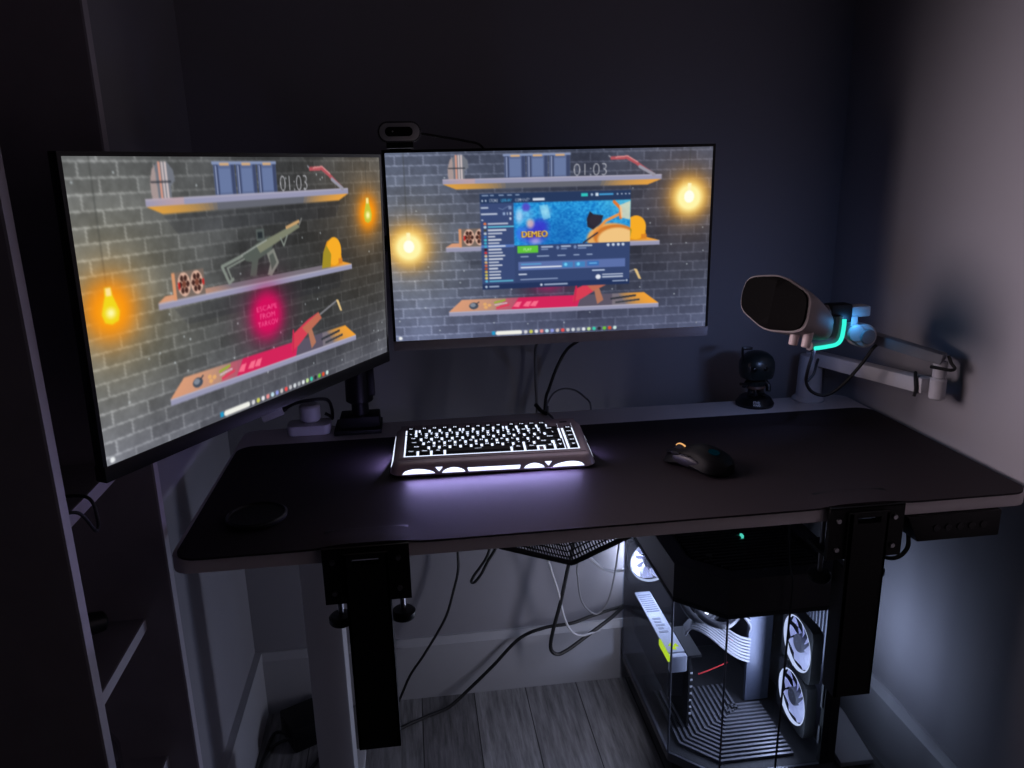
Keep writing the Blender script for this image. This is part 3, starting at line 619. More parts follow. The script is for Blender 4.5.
# glowing windows in the front skirt and along both sides
def front_window(pts):
    m_ = MB(); o = [];
    for x, s in pts:     # s 0 bottom .. 1 top of the skirt
        z = .0062+.0125*s; y = -.0862+.0072*((z-.005)/.014)
        o.append((x, y, z))
    a = [V(p)+V((0, -.0007, .0002)) for p in o]; b_ = [V(p)+V((0, .002, 0)) for p in o]; n = len(o)
    m_.add(a+b_, [list(range(n)), [n+i for i in range(n)][::-1]]+[[i, (i+1) % n, n+(i+1) % n, n+i] for i in range(n)])
    m_.build('light_window', M['kbwin'], kb, smooth=0)
def arch(x0, x1, pk):
    return [(x0+(x1-x0)*k/10, .02) for k in range(11)]+[(x1-(x1-x0)*k/14, .02+.58*(math.sin(PI*(k/14)**pk) if True else 0)**.62) for k in range(1, 14)]
for sx in (-1, 1):
    A_ = arch(.102, .158, .8) if sx > 0 else [(-x, s) for x, s in arch(.102, .158, .8)]
    B_ = arch(.052, .088, 1.) if sx > 0 else [(-x, s) for x, s in arch(.050, .090, 1.)]
    front_window(A_); front_window(B_)
    front_window([(sx*.095, .22), (sx*.101, .72), (sx*.089, .72)])
front_window([(-.044, .03), (.044, .03), (.046, .46), (-.046, .46)])
for sx in (-1, 1):
    for y0, y1 in ((-.052, -.022), (-.016, .012), (.020, .052)):
        m_ = MB(); pr = []
        for y, s in ((y0, .1), (y1, .3), (y1+.004, .85), (y0+.006, .7)):
            k = (y+.08)/.16; zt = .019+.015*k; z = .007+(zt-.007)*s; x = (KW/2-.006*(z-.005)/(zt-.005+1e-6))
            pr.append(V((sx*(x+.0007), y, z)))
        q = [p-V((sx*.002, 0, 0)) for p in pr]; m_.add(pr+q, [[0, 1, 2, 3], [7, 6, 5, 4]]+[[i, (i+1) % 4, 4+(i+1) % 4, 4+i] for i in range(4)])
        m_.build('side_light_window', M['kblight'], kb, smooth=0)
for x in (-.15, .15):
    MB().box((x-.01, .055, 0), (x+.01, .072, .009), .001).build('foot', M['rubber'], kb)
# keys
U = .0190
def keycap(x0, row_y, w, legends, hgt=.0085, gold=False):
    x0 += .0019; x1 = x0+w*U-.0038; y0, y1 = row_y+.0012, row_y+U*.955-.0012; ins = .0016
    base = [(x0, y0), (x1, y0), (x1, y1), (x0, y1)]; top = [(x0+ins, y0+ins*.9), (x1-ins, y0+ins*.9), (x1-ins, y1-ins*.6), (x0+ins, y1-ins*.6)]
    m_ = MB(); m_.prism(base, .0036, .0036+hgt, 'z', bev=.0006, X=XK, top=top)
    zt = .0036+hgt+.00012; cx = (x0+x1)/2; cy = (y0+y1)/2
    n = len(legends)
    for i, tx in enumerate(legends):
        tr, ww = text_tris(tx, .02)
        h = .0058 if len(tx) == 1 and n == 1 else .0046 if len(tx) <= 2 else .0037
        if tx == '___': h = .0007
        if tx in '.,`-=;\'': h *= .5
        wd = ww*h; mx = (x1-x0-2*ins)*.95
        s = min(1, mx/max(wd, 1e-6)); wd *= s
        yy = cy-h/2 if n == 1 else (cy+.0008 if i == 0 else cy-.0042)
        for q in tr:
            m_.add([XK @ V((cx-wd/2+a*h*s, yy+b*h, zt)) for a, b in q], [(0, 1, 2)], 1)
    m_.build('keycap', [M['key'], M['kblight']], kb, smooth=0)
rows = [
 (.0505, [(0, 1, 'Esc'), (1.3, 1, 'F1'), (2.3, 1, 'F2'), (3.3, 1, 'F3'), (4.3, 1, 'F4'), (5.6, 1, 'F5'), (6.6, 1, 'F6'), (7.6, 1, 'F7'), (8.6, 1, 'F8'), (9.9, 1, 'F9'), (10.9, 1, 'F10'), (11.9, 1, 'F11'), (12.9, 1, 'F12')]),
 (.0290, [(i, 1, c) for i, c in enumerate('`1234567890-=')]+[(13, 2, 'Back'), (15.35, 1, 'Del')]),
 (.0108, [(0, 1.5, 'Tab')]+[(1.5+i, 1, c) for i, c in enumerate('QWERTYUIOP[]')]+[(13.5, 1.5, '\\'), (15.35, 1, 'PgUp')]),
 (-.0074, [(0, 1.75, 'Caps')]+[(1.75+i, 1, c) for i, c in enumerate('ASDFGHJKL;\'')]+[(12.75, 2.25, 'Enter'), (15.35, 1, 'PgDn')]),
 (-.0256, [(0, 2.25, 'Shift')]+[(2.25+i, 1, c) for i, c in enumerate('ZXCVBNM,./')]+[(12.25, 1.75, 'Shift'), (14.1, 1, '^'), (15.35, 1, 'End')]),
 (-.0438-.0145+.0, [(0, 1.25, 'Ctrl'), (1.25, 1.25, 'Win'), (2.5, 1.25, 'Alt'), (3.75, 6.25, '___'), (10, 1.25, 'Fn'), (11.25, 1.25, 'Ctrl'), (13.1, 1, '<'), (14.1, 1, 'v'), (15.1+.25, 1, '>')]),
]
ky = [.0505, .0290, .0108, -.0074, -.0256, -.0438]
shiftsym = dict(zip('1234567890', '!@#$%^&*()'))
for (ry, keys), y in zip(rows, ky):
    for kx, w, tx in keys:
        leg = [shiftsym[tx], tx] if tx in shiftsym else [tx]
        keycap(-.1555+kx*U, y-.0145, w, leg, hgt=.0074 if y > .04 else .0056)
# cable
single('keyboard_cable', MB().tube([(.688, -.302, .788), (.676, -.27, .786), (.690, -.22, .766), (.697, -.19, MZ+.003), (.70, -.16, DZ+.004), (.695, -.13, DZ+.006), (.700, -.112, DZ+.012), (.70, -.098, DZ-.03), (.69, -.09, .66)], .0024), M['greycable'], 'grey cable with black plug running from the back of the keyboard', 'cable')
single('cable_plug', MB().cyl((.684, -.108, DZ+.004), (.672, -.112, DZ+.02), .0045, bev=.001).cyl((.684, -.108, DZ+.004), (.692, -.135, DZ+.0045), .0042, bev=.001), M['black'], 'small black cable plug at the desk back edge behind the keyboard', 'plug')

# ------------------------------------------------------------------ mouse (local: y = towards its front)
ms = thing('computer_mouse', 'black gaming mouse with orange lit scroll wheel on the mat', 'mouse', (.902, -.482, MZ), math.radians(31), world=False)
def mouse_ring(y):
    t = (y+.064)/.128
    w = .0315*(1-.30*math.exp(-((t-.58)/.22)**2)*.5)*(1-max(0, (abs(t-.5)-.30)/.2)**2.2*.62)
    h = .0405*math.sin(PI*min(1, (t*.80+.14)))**.85*(1 if t < .55 else 1-.30*(t-.55)/.45)
    h = max(h, .012); out = []
    for k in range(24):
        a = 2*PI*k/24; cx = math.copysign(abs(math.cos(a))**.75, math.cos(a)); sz = math.sin(a)
        z = h*(.30+.70*max(0, sz)**.8) if sz > 0 else h*.30*(1+sz)
        x = cx*w*(1+.10*(1-max(0, sz)))*(1.18 if cx < 0 and sz < .2 else 1.)
        out.append(V((x, y, max(.0012, z))))
    return out
MB().loft([mouse_ring(-.064+.128*i/20) for i in range(21)]).build('body', M['mouseb'], ms)
for sx in (-1, 1):
    m_ = MB().prism([(sx*.003, .012), (sx*.023, .010), (sx*.021, .055), (sx*.014, .064), (sx*.004, .060)], .0, .0035, 'z', bev=.0012, X=Matrix.Translation((0, .002, .0290)) @ Matrix.Rotation(math.radians(-15), 4, 'X')); m_.build('button', M['mouseb'], ms)
wl = MB().cyl((-.0035, .042, .019), (.0035, .042, .019), .0105, n=24, bev=.001).build('scroll_wheel', M['rubber'], ms)
MB().tube([(0, .032, .0276), (0, .038, .0296), (0, .045, .0296), (0, .052, .0250)], .0014, n=8).build('wheel_light', M['orange'], wl)
MB().sphere((-.032, .004, .016), .01, (.5, 3., 1.0)).build('thumb_panel', M['purple'], ms)
for y in (-.002, .018): MB().box((-.0345, y, .021), (-.029, y+.017, .027), .0015).build('side_button', M['black'], ms)
MB().sphere((-.004, -.030, .0345), .012, (.8, 1.1, .35)).build('palm_emblem', M['teal'], ms)

# ------------------------------------------------------------------ small things on the desk
co = thing('coaster', 'round black coaster with raised rim on the mat at left', 'coaster', (.166, -.565, MZ))
MB().lathe([(.040, 0), (.045, .002), (.046, .007), (.043, .009), (.040, .006), (.0005, .0055)], (.166, -.565, MZ), n=40).build('dish', M['rubber'], co)
MB().lathe([(.0405, .0062), (.0415, .0088), (.0425, .0093), (.0435, .0088), (.0436, .0062)], (.166, -.565, MZ), n=40, loop=True).build('rim', M['black'], co)
dkx = thing('charging_dock', 'white charging dock with round puck behind the angled monitor', 'charger', (.20, -.15, DZ))
MB().prism(rrect(.155, -.172, .242, -.118, .014), DZ, DZ+.021, 'z', bev=.004).build('base', M['whitesteel'], dkx)
MB().cyl((.200, -.133, DZ+.021), (.200, -.133, DZ+.056), .021, bev=.004).build('puck', M['whitesteel'], dkx)
MB().tube([(.152, -.150, DZ+.053), (.175, -.158, DZ+.066), (.205, -.168, DZ+.074), (.238, -.155, DZ+.070), (.2445, -.135, DZ+.045), (.2435, -.128, DZ+.022), (.240, -.118, DZ+.022), (.228, -.118, DZ+.030)], .0035).build('cord', M['rubber'], dkx)
pa = thing('plug_adapter', 'small white plug on the cord end left of the charging dock', 'plug', (.13, -.15, DZ+.04))
XP = Matrix.Translation((.135, -.152, DZ+.047)) @ Matrix.Rotation(math.radians(6), 4, 'Z') @ Matrix.Rotation(math.radians(-19), 4, 'Y')
MB().box((-.028, -.009, -.008), (.016, .009, .008), .003, X=XP).build('body', M['whitesteel'], pa)
MB().cyl(XP @ V((.016, 0, 0)), XP @ V((.024, 0, 0)), .0055, .004, n=14).build('strain_relief', M['rubber'], pa)

# figurine: plain big-headed toy
fg = thing('toy_figurine', 'small dark big-headed toy figurine on a black base beside the microphone arm', 'figurine', (1.154, -.146, DZ))
fx, fy = 1.154, -.146
MB().lathe([(.040, 0), (.041, .006), (.033, .018), (.028, .021), (.001, .0215)], (fx, fy, DZ), n=36).build('base', M['toyblack'], fg)
t = MB()
for i, (w_, tx) in enumerate(((.0150, 'STAR'), (.0150, 'WARS'))):
    tr, ww = text_tris(tx, .03); h = .0042
    for q in tr:
        pts = []
        for a, b in q:
            ang = -PI/2-.32+((a/ww-.5)*w_)/.038; z = .0125-i*.0052+b*h; rr = .041-(z-.006)*.667+.0008
            pts.append((fx+rr*math.cos(ang), fy+rr*math.sin(ang), DZ+z))
        t.add(pts, [(0, 1, 2)])
t.build('base_print', M['labelw'], fg, smooth=0)
bd = MB().loft([[V((fx+r*math.cos(a)*1.15, fy+r*math.sin(a)*.8, DZ+z)) for a in np.linspace(0, 2*PI, 20, endpoint=False)] for r, z in ((.014, .036), (.019, .046), (.018, .056), (.010, .062))]).build('torso', M['green'], fg)
MB().lathe([(.0195, 0), (.0205, .003), (.019, .006)], (fx, fy, DZ+.038), n=20).build('belt', M['brown'], bd)
for sx in (-1, 1):
    MB().tube([(fx+sx*.008, fy, DZ+.040), (fx+sx*.011, fy-.003, DZ+.028), (fx+sx*.012, fy-.006, DZ+.021)], .008, n=10).sphere((fx+sx*.012, fy-.010, DZ+.025), .008, (1, 1.4, .5), seg=12).build('leg', M['toyblack'], fg)
MB().tube([(fx-.018, fy, DZ+.054), (fx-.028, fy-.006, DZ+.046), (fx-.034, fy-.018, DZ+.050)], .0055, n=10).tube([(fx-.030, fy-.016, DZ+.051), (fx-.046, fy-.026, DZ+.056)], .0035, n=8).build('arm', M['toyblack'], fg)
MB().tube([(fx+.018, fy, DZ+.054), (fx+.027, fy-.004, DZ+.043), (fx+.025, fy-.010, DZ+.032)], .0055, n=10).build('arm', M['toyblack'], fg)
MB().loft([[V((fx-.016+.05*k, fy+.02, DZ+.06-.038*k+.0)), V((fx-.01+.045*k, fy+.024, DZ+.06-.038*k)), V((fx+.012+.03*k, fy+.024, DZ+.058-.036*k)), V((fx+.014+.03*k, fy+.02, DZ+.058-.036*k))] for k in (0, .35, .7)]).build('cape', M['toyblack'], fg)
hd = MB(); rings = []
for r, z in ((.024, .060), (.033, .063), (.036, .072), (.037, .086), (.036, .098), (.031, .109), (.021, .117), (.009, .1205), (.001, .121)):
    rings.append([V((fx+r*math.copysign(abs(math.cos(a))**.85, math.cos(a)), fy+r*.95*math.copysign(abs(math.sin(a))**.85, math.sin(a)), DZ+z)) for a in np.linspace(0, 2*PI, 32, endpoint=False)])
hd.loft(rings); hdo = hd.build('head', M['green'], fg, smooth=50)
MB().tube([(fx-.034, fy-.004, DZ+.092), (fx-.036, fy-.004, DZ+.125), (fx-.035, fy-.005, DZ+.130)], .0028, n=8).box((fx-.038, fy-.010, DZ+.126), (fx-.016, fy-.002, DZ+.132), .001).build('stalk', M['toyblack'], hdo)
for sx in (-1, 1): MB().sphere((fx+sx*.012-.008, fy-.033, DZ+.088), .006, (1, .5, 1), seg=14).build('eye', M['blackgloss'], hdo)

# ------------------------------------------------------------------ microphone boom
ar = thing('microphone_boom', 'white low-profile microphone boom arm standing at the back right of desk', 'boom stand', (1.284, -.135, DZ))
MB().lathe([(.034, 0), (.035, .004), (.031, .008), (.027, .012), (.025, .08), (.0235, .102), (.019, .104)], (1.284, -.135, DZ+.0002), n=36).build('base_column', M['armw'], ar)
def bar3(a, b, wv, h, bev, name, m, parent):
    a, b = V(a), V(b); d = (b-a); L = d.length; x = d.normalized(); z = V((0, 0, 1)); y = z.cross(x).normalized(); z = x.cross(y)
    X = Matrix(((x.x, y.x, z.x, a.x), (x.y, y.y, z.y, a.y), (x.z, y.z, z.z, a.z), (0, 0, 0, 1)))
    return MB().box((0, -wv/2, -h/2), (L, wv/2, h/2), bev).build(name, m, parent, xf=X)
lo_ = bar3((1.288, -.125, .853), (1.338, -.455, .873), .030, .029, .005, 'lower_boom', M['armw'], ar)
MB().cyl((1.350, -.465, .850), (1.350, -.465, .890), .0138, bev=.003).cyl((1.350, -.465, .890), (1.350, -.465, .921), .0115, bev=.002).build('elbow', M['armw'], ar)
bar3((1.352, -.470, .925), (1.268, -.362, .950), .026, .020, .004, 'upper_boom', M['armd'], ar)
MB().tube([(1.328, -.43, .892), (1.318, -.446, .884), (1.318, -.45, .866), (1.318, -.448, .853)], .003, n=8).tube([(1.332, -.463, .911), (1.354, -.486, .909), (1.362, -.487, .912), (1.360, -.480, .919), (1.357, -.474, .932)], .003, n=8).build('cable_clip', M['rubber'], ar)
MB().cyl((1.266, -.362, .938), (1.266, -.362, .966), .015, bev=.002).build('tip_joint', M['armw'], ar)

mc = thing('microphone', 'large pale microphone with black hexagonal front and cyan light strip', 'microphone', (1.28, -.36, .955))
n = V((-.84, -.47, .26)).normalized(); rt = V((n.y*-1, n.x, 0)).normalized(); rt = V((.488, -.873, 0)); up = n.cross(rt)*-1
if up.z < 0: up = -up
rt = (rt-n*rt.dot(n)).normalized(); F0 = V((1.036, -.452, 1.037))
hexa = [(-.066, .028), (-.054, .041), (-.02, .046), (.004, .046), (.058, .024), (.066, .013), (.067, -.028), (.056, -.042), (.0, -.048), (-.012, -.047), (-.056, -.027), (-.066, -.014)]
def rounded(P, r, n=4):
    out = []
    for k in range(len(P)):
        p0, p, p1 = V(P[k-1]), V(P[k]), V(P[(k+1) % len(P)]); a = (p0-p); b = (p1-p); ra = min(r, a.length*.48); rb = min(r, b.length*.48)
        A = p+a.normalized()*ra; B = p+b.normalized()*rb
        for q in range(n+1):
            t = q/n; out.append(tuple((A*(1-t)**2+p*2*t*(1-t)+B*t*t)))
    return out
hexa = rounded([(-.068, .022), (-.058, .040), (.002, .047), (.064, .021), (.068, -.030), (.052, -.043), (-.008, -.048), (-.066, -.018)], .018)
def mring(k, d, off=(0, 0)): return [F0+rt*(x*k+off[0])+up*(y*k+off[1])-n*d for x, y in hexa]
MB().loft([mring(1.0, -.002), mring(1.045, 0), mring(1.045, .014), mring(.98, .04, (0, -.003)), mring(.84, .085, (0, -.010)), mring(.70, .118, (0, -.016)), mring(.45, .138, (0, -.014))]).build('shell', M['mic'], mc)
g = MB()
rr_ = [mring(.985, -.0022), mring(.97, -.006)]
nn_ = len(hexa)
g.loft(rr_, cap=False); o = len(g.v)
rid = [F0+rt*.003+up*max(-.036, min(.036, y*.86))+n*.012 for x, y in hexa]
g.add(rr_[1]+rid, [(i, (i+1) % nn_, nn_+(i+1) % nn_, nn_+i) for i in range(nn_)])
g.build('front_grille', M['grille'], mc, smooth=0)
for k, (a_, d_) in enumerate(((.030, .034), (.052, .038))):
    p = F0+rt*a_-n*d_-up*(.036); MB().cyl(p, p-up*.029, .0085, .0075, bev=.0015).build('knob', M['pink'], mc)
pts = []
for x, y, d in ((.063, -.040, .030), (.066, -.040, .06), (.060, -.036, .085), (.052, -.022, .100), (.050, .0, .104), (.050, .016, .105)): pts.append(F0+rt*x*1.0+up*y-n*d)
led = [(1.132, -.424, .946), (1.160, -.415, .946), (1.181, -.409, .948), (1.191, -.406, .957), (1.195, -.404, .978), (1.196, -.402, .992)]
MB().tube(led, .0037, n=10).build('light_strip', M['cyan'], mc)
MB().tube([(p[0]-.006, p[1]+.012, p[2]+.003) for p in led], .0095, n=10).build('strip_backing', M['mic'], mc)
MB().cyl((1.144, -.382, 1.003), (1.166, -.378, 1.001), .0165, bev=.002).build('gain_dial', M['black'], mc)
MB().cyl((1.166, -.378, 1.001), (1.176, -.376, 1.000), .0150, bev=.002).build('dial_ring', M['mic'], mc)
MB().box((1.175, -.392, .983), (1.217, -.362, 1.017), .004).build('yoke_block', M['black'], mc)
mw = M['armw']
MB().box((1.217, -.390, .992), (1.254, -.362, 1.012), .004).box((1.215, -.392, .962), (1.229, -.366, .995), .003).cyl((1.225, -.40, .963), (1.231, -.355, .963), .017, bev=.003).cyl((1.241, -.40, .958), (1.247, -.36, .955), .022, bev=.003).build('swivel_bracket', mw, mc)
MB().cyl((1.245, -.405, .957), (1.245, -.399, .957), .014, bev=.001).build('swivel_knob', M['armd'], mc)
single('microphone_cable', MB().tube([(1.150, -.39, .938), (1.154, -.375, .918), (1.156, -.36, .888), (1.163, -.345, .860), (1.180, -.34, .838), (1.205, -.345, .832), (1.23, -.355, .852), (1.256, -.372, .897), (1.268, -.383, .928), (1.276, -.386, .938), (1.288, -.384, .941)], .0032).tube([(1.163, -.345, .860), (1.185, -.33, .872), (1.205, -.30, .880), (1.225, -.27, .884)], .0028), M['rubber'], 'black cable hanging in a loop from the microphone to its boom stand', 'cable')

# ------------------------------------------------------------------ computer case
pc = thing('computer_case', 'black panoramic glass computer case with white lit fans under desk', 'computer', (1.05, -.25, 0))
CX0, CX1, CY0, CY1, ZB, ZT, ZC = .897, 1.222, -.468, -.035, .085, .446, .522
ch = .080
def outl(g=0): return [(CX0+g, CY1-g), (CX1-g, CY1-g), (CX1-g, CY0+g), (CX0+ch+g*.5, CY0+g), (CX0+g, CY0+ch+g*.5)]
MB().prism(outl(.012), .035, .068, 'z').build('plinth', M['cavity'], pc)
MB().prism(outl(), .064, ZB, 'z', bev=.002).build('base', M['casegrey'], pc)
for x in (CX0+.05, CX1-.05):
    for y in (CY0+.1, CY1-.05): MB().cyl((x, y, 0), (x, y, .036), .016, bev=.002).build('foot', M['rubber'], pc)
# lid
b_ = MB(); A = outl(); B = outl(.034)
b_.loft([[V((x, y, ZT)) for x, y in outl(.03)], [V((x, y, ZT)) for x, y in A], [V((x, y, ZC)) for x, y in A], [V((x, y, ZC)) for x, y in B], [V((x, y, ZC-.012)) for x, y in B]], cap=False)
b_.add([V((x, y, ZC-.012)) for x, y in B], [list(range(5))]); b_.add([V((x, y, ZT)) for x, y in outl(.03)], [list(range(5))])
b_.build('lid', M['casem'], pc, smooth=0)
ed = MB().prism(outl(-.0008), ZT-.006, ZT+.003, 'z'); ed.build('lid_edge', M['cavity'], pc)
v_ = MB(); y = CY0+.045
while y < CY1-.05:
    xs = CX0+.045 if y > CY0+ch+.02 else CX0+.045+(CY0+ch+.02-y)
    v_.box((xs, y, ZC-.011), (CX1-.045, y+.006, ZC-.003)); y += .0125
v_.build('top_vent', M['casem'], pc, smooth=0)
MB().cyl((.975, CY0+.10, ZC-.011), (.975, CY0+.10, ZC+.0005), .006, n=14).build('power_button', M['casegrey'], pc)
MB().box((1.072, -.300, ZC-.011), (1.0765, -.290, ZC+.001)).build('indicator_light', M['dotc'], pc)
# glass: side pane, chamfer pane, front pane
def pane(a, b, nm='glass_panel'):
    a, b = V((a[0], a[1], 0)), V((b[0], b[1], 0)); d = (b-a).normalized(); nrm = V((d.y, -d.x, 0))*.004
    pts = [a, b, b+nrm, a+nrm]
    MB().prism([(p.x, p.y) for p in pts], ZB, ZT-.006, 'z').build(nm, M['glass'], pc, smooth=0)
o_ = outl(.001)
pane((o_[0][0], o_[0][1]), (o_[4][0], o_[4][1])); pane(o_[4], o_[3]); pane(o_[3], (CX1-.02, o_[3][1]))
for p in (o_[4], o_[3]): MB().cyl((p[0], p[1], ZB), (p[0], p[1], ZT-.006), .0022, n=8).build('glass_seam', M['slat'], pc)
# frame: rear, right side with a vented opening, front right post
MB().box((CX0, CY1-.004, ZB), (CX0+.012, CY1, ZT)).box((1.018, CY1-.004, ZB), (CX1, CY1, ZT)).box((CX0+.012, CY1-.004, ZB), (1.018, CY1, .29)).box((CX0+.012, CY1-.004, .408), (1.018, CY1, ZT)).build('rear_panel', M['casem'], pc)
MB().box((CX1-.032, CY0, ZB), (CX1, CY0+.012, ZT)).box((CX1-.010, CY0+.012, ZB), (CX1, CY0+.028, ZT)).build('front_post', M['cavity'], pc)
sp = MB().box((CX1-.004, -.262, ZB), (CX1, CY1, ZT)).box((CX1-.004, CY0+.028, ZB), (CX1, -.262, .265)).box((CX1-.004, CY0+.028, .405), (CX1, -.262, ZT))  # solid lower part shaped to keep fan light off the desk foot
for k in range(14): sp.box((CX1-.004, CY0+.04+k*.0128, .265), (CX1, CY0+.044+k*.0128, .405))
sp.build('side_vent_panel', M['cavity'], pc, smooth=0)
# motherboard tray and divider
MB().box((1.165, -.25, ZB+.004), (1.175, CY1-.006, ZT-.002)).build('motherboard_tray', M['cavity'], pc)
MB().box((1.120, -.262, ZB+.004), (1.175, -.252, ZT-.004)).build('divider', mat('blue_grey_divider_metal', (.075, .085, .12), .4, .3), pc)
mbd = MB().box((1.160, -.245, .17), (1.165, -.06, .43)).box((1.150, -.235, .20), (1.160, -.205, .30)).box((1.152, -.10, .33), (1.160, -.07, .42)).build('motherboard', M['cavity'], pc)
for k in range(3): MB().box((1.130, -.20+k*.012, .30), (1.160, -.195+k*.012, .42)).build('memory_stick', M['slat'], mbd)
# slatted floor: chevron strips following the glass
fl = MB()
fl.prism(outl(.006), ZB-.001, ZB+.0006, 'z', mi=1)
k = 0; off = .030
while off < .20:
    p0 = outl(off); p1 = outl(off+.0052)
    # left run, chamfer run, front run
    for (i, j), (ci, cj) in (((0, 4), (0, 4)), ((4, 3), (4, 3))):
        q = [p0[i], p0[j], p1[j], p1[i]]
        if i == 0: q = [(p0[4][0], -.20), p0[4], p1[4], (p1[4][0], -.20)]
        fl.prism(q, ZB+.0006, ZB+.007, 'z')
    fl.prism([p0[3], (1.150, p0[3][1]), (1.150, p1[3][1]), p1[3]], ZB+.0006, ZB+.007, 'z')
    off += .0115
fl.build('slatted_floor', [M['slat'], M['cavity']], pc, smooth=0)
# fans
def fan(center, axis, name='case_fan', r=.058, glow_r=True):
    c = V(center); ax = V(axis).normalized(); X = Matrix.Translation(c) @ ax.to_track_quat('Z', 'Y').to_matrix().to_4x4()
    f = MB(); ou = [(s*(r+.004)) for s in (-1, 1)]
    n_ = 40; vs = []; fs = []
    for z in (-.011, .011):
        for i in range(n_):
            a = 2*PI*i/n_; sq = (r+.004)/max(abs(math.cos(a)), abs(math.sin(a))); sq = min(sq, (r+.004)*1.32); vs += [X @ V((r*math.cos(a), r*math.sin(a), z)), X @ V((sq*math.cos(a), sq*math.sin(a), z))]
    for i in range(n_):
        j = (i+1) % n_; a, b, c_, d = 2*i, 2*i+1, 2*j+1, 2*j; m_ = 2*n_
        fs += [(a, b, c_, d), (a+m_, d+m_, c_+m_, b+m_), (a, d, d+m_, a+m_), (b, b+m_, c_+m_, c_)]
    f.add(vs, fs)
    for q in range(3):
        a = q*2*PI/3+.5; f.tube([X @ V((.016*math.cos(a), .016*math.sin(a), -.009)), X @ V((r*math.cos(a), r*math.sin(a), -.009))], .0022, n=6, smooth=False)
    fr = f.build(name, M['cavity'], pc, smooth=30)
    bl = MB()
    for q in range(9):
        a0 = q*2*PI/9; rows_ = []
        for s in range(6):
            rr = .019+(r-.003-.019)*s/5; tw = .75-.35*s/5; a = a0+.42*s/5
            hw = .5*(2*PI/9)*.80
            e0 = V((rr*math.cos(a-hw), rr*math.sin(a-hw), .006*tw)); e1 = V((rr*math.cos(a+hw), rr*math.sin(a+hw), -.008*tw)); rows_.append((e0, e1))
        vs = [X @ p for pr in rows_ for p in pr]; vs2 = [X @ (p+V((0, 0, -.0012))) for pr in rows_ for p in pr]; N = len(vs)
        fs = []
        for s in range(5): fs += [(2*s, 2*s+1, 2*s+3, 2*s+2), (N+2*s, N+2*s+2, N+2*s+3, N+2*s+1)]
        bl.add(vs+vs2, fs)
    bl.build('fan_blades', M['fanblade'], fr, smooth=60)
    MB().lathe([(.001, -.008), (.018, -.008), (.019, -.004), (.019, .007), (.017, .0095), (.001, .0095)], n=28, X=X).build('fan_hub', mat('fan_hub_plastic', (.10, .10, .13), .4), fr)
    R_ = MB(); R_.lathe([(r-.0032, .004), (r-.0005, .004), (r-.0005, .0105), (r-.0032, .0105)], n=40, X=X, loop=True); R_.build('fan_light', M['fanlight'], fr)
    return fr
fan((1.176, -.382, .184), (-1, 0, 0)); fan((1.176, -.386, .314), (-1, 0, 0)); fan((.958, CY1-.016, .348), (0, -1, 0), r=.054)
# graphics card
gc = MB().box((.914, -.32, .165), (.952, -.07, .270), .004).build('graphics_card', M['cavity'], pc)
MB().box((.914, -.318, .2705), (.952, -.07, .2745), .001).build('card_spine', M['gpu'], gc)
m_ = MB()
for k, (lx, lw) in enumerate(((.921, .020), (.923, .012), (.921, .021), (.922, .016), (.921, .019))): m_.box((lx, -.245+k*.013, .2744), (lx+lw, -.238+k*.013, .2752))
for k in range(9): m_.box((.918, -.16+k*.009, .2744), (.948, -.156+k*.009, .2752))
m_.build('card_lettering', mat('card_print', (.22, .24, .30), .5), gc, smooth=0)
MB().box((.911, -.332, .262), (.9145, -.270, .2765)).build('card_light', M['lime'], gc)
MB().box((.9145, -.336, .236), (.952, -.322, .2745), .003).build('card_end_plate', M['gpu'], gc)
em = MB()
for q in range(3):
    a = q*2*PI/3+.3; em.prism([(.934+.011*math.cos(a-.5), -.298+.013*math.sin(a-.5)), (.934+.011*math.cos(a+.5), -.298+.013*math.sin(a+.5)), (.934+.003*math.cos(a+.9), -.298+.003*math.sin(a+.9)), (.934+.003*math.cos(a-.9), -.298+.003*math.sin(a-.9))], .2744, .2756, 'z')
em.build('card_emblem', M['lime'], gc, smooth=0)
MB().box((.958, -.33, .095), (.962, -.20, .268)).box((.956, -.33, .264), (.985, -.22, .270)).build('card_holder', M['cavity'], pc)
rb = MB().box((.972, -.305, .095), (.976, -.21, .225)).build('riser_board', M['cavity'], pc)
for k in range(7): MB().box((.9715, -.3068, .105+k*.017), (.9765, -.3052, .109+k*.017)).build('board_contact', M['labelw'], rb)
# cooling loop
MB().tube([(1.10, -.17, .40), (1.06, -.24, .355), (1.01, -.30, .335), (.965, -.31, .355), (.945, -.28, .40), (.94, -.24, .437)], .0075, n=12).build('coolant_tube', M['tube'], pc)
MB().tube([(1.12, -.18, .39), (1.10, -.26, .34), (1.04, -.33, .335), (.985, -.335, .360), (.965, -.30, .40), (.96, -.27, .437)], .0075, n=12).build('coolant_tube', M['tube'], pc)
pu = MB().box((1.015, -.235, .285), (1.060, -.195, .330), .006).build('pump_block', M['cavity'], pc)
MB().box((1.026, -.238, .298), (1.047, -.235, .320), .001).build('pump_screen', M['pumplight'], pu)
MB().box((.945, -.40, .420), (1.16, -.08, .437), .003).build('radiator', M['cavity'], pc)
cb = MB()
for k in range(8):
    d = (k-3.5)*.0050; cb.tube([(.957+d*.3, -.30+d, .316-abs(d)*.2), (.972+d*.4, -.31+d*.6, .338+d*.5), (1.00, -.305+d, .325+d*.9), (1.05, -.30+d*.4, .280+d*1.3), (1.085, -.29, .250+d*1.5), (1.115, -.28, .232+d*1.6)], .0027, n=8)
cb.build('cable_bundle', M['psucable'], pc)
cb = MB()
for k in range(6): cb.tube([(1.070+k*.004, -.275, .350-k*.004), (1.09+k*.004, -.285, .330-k*.006), (1.118, -.268, .318-k*.009)], .0027, n=8)
cb.build('cable_bundle', M['psucable'], pc)
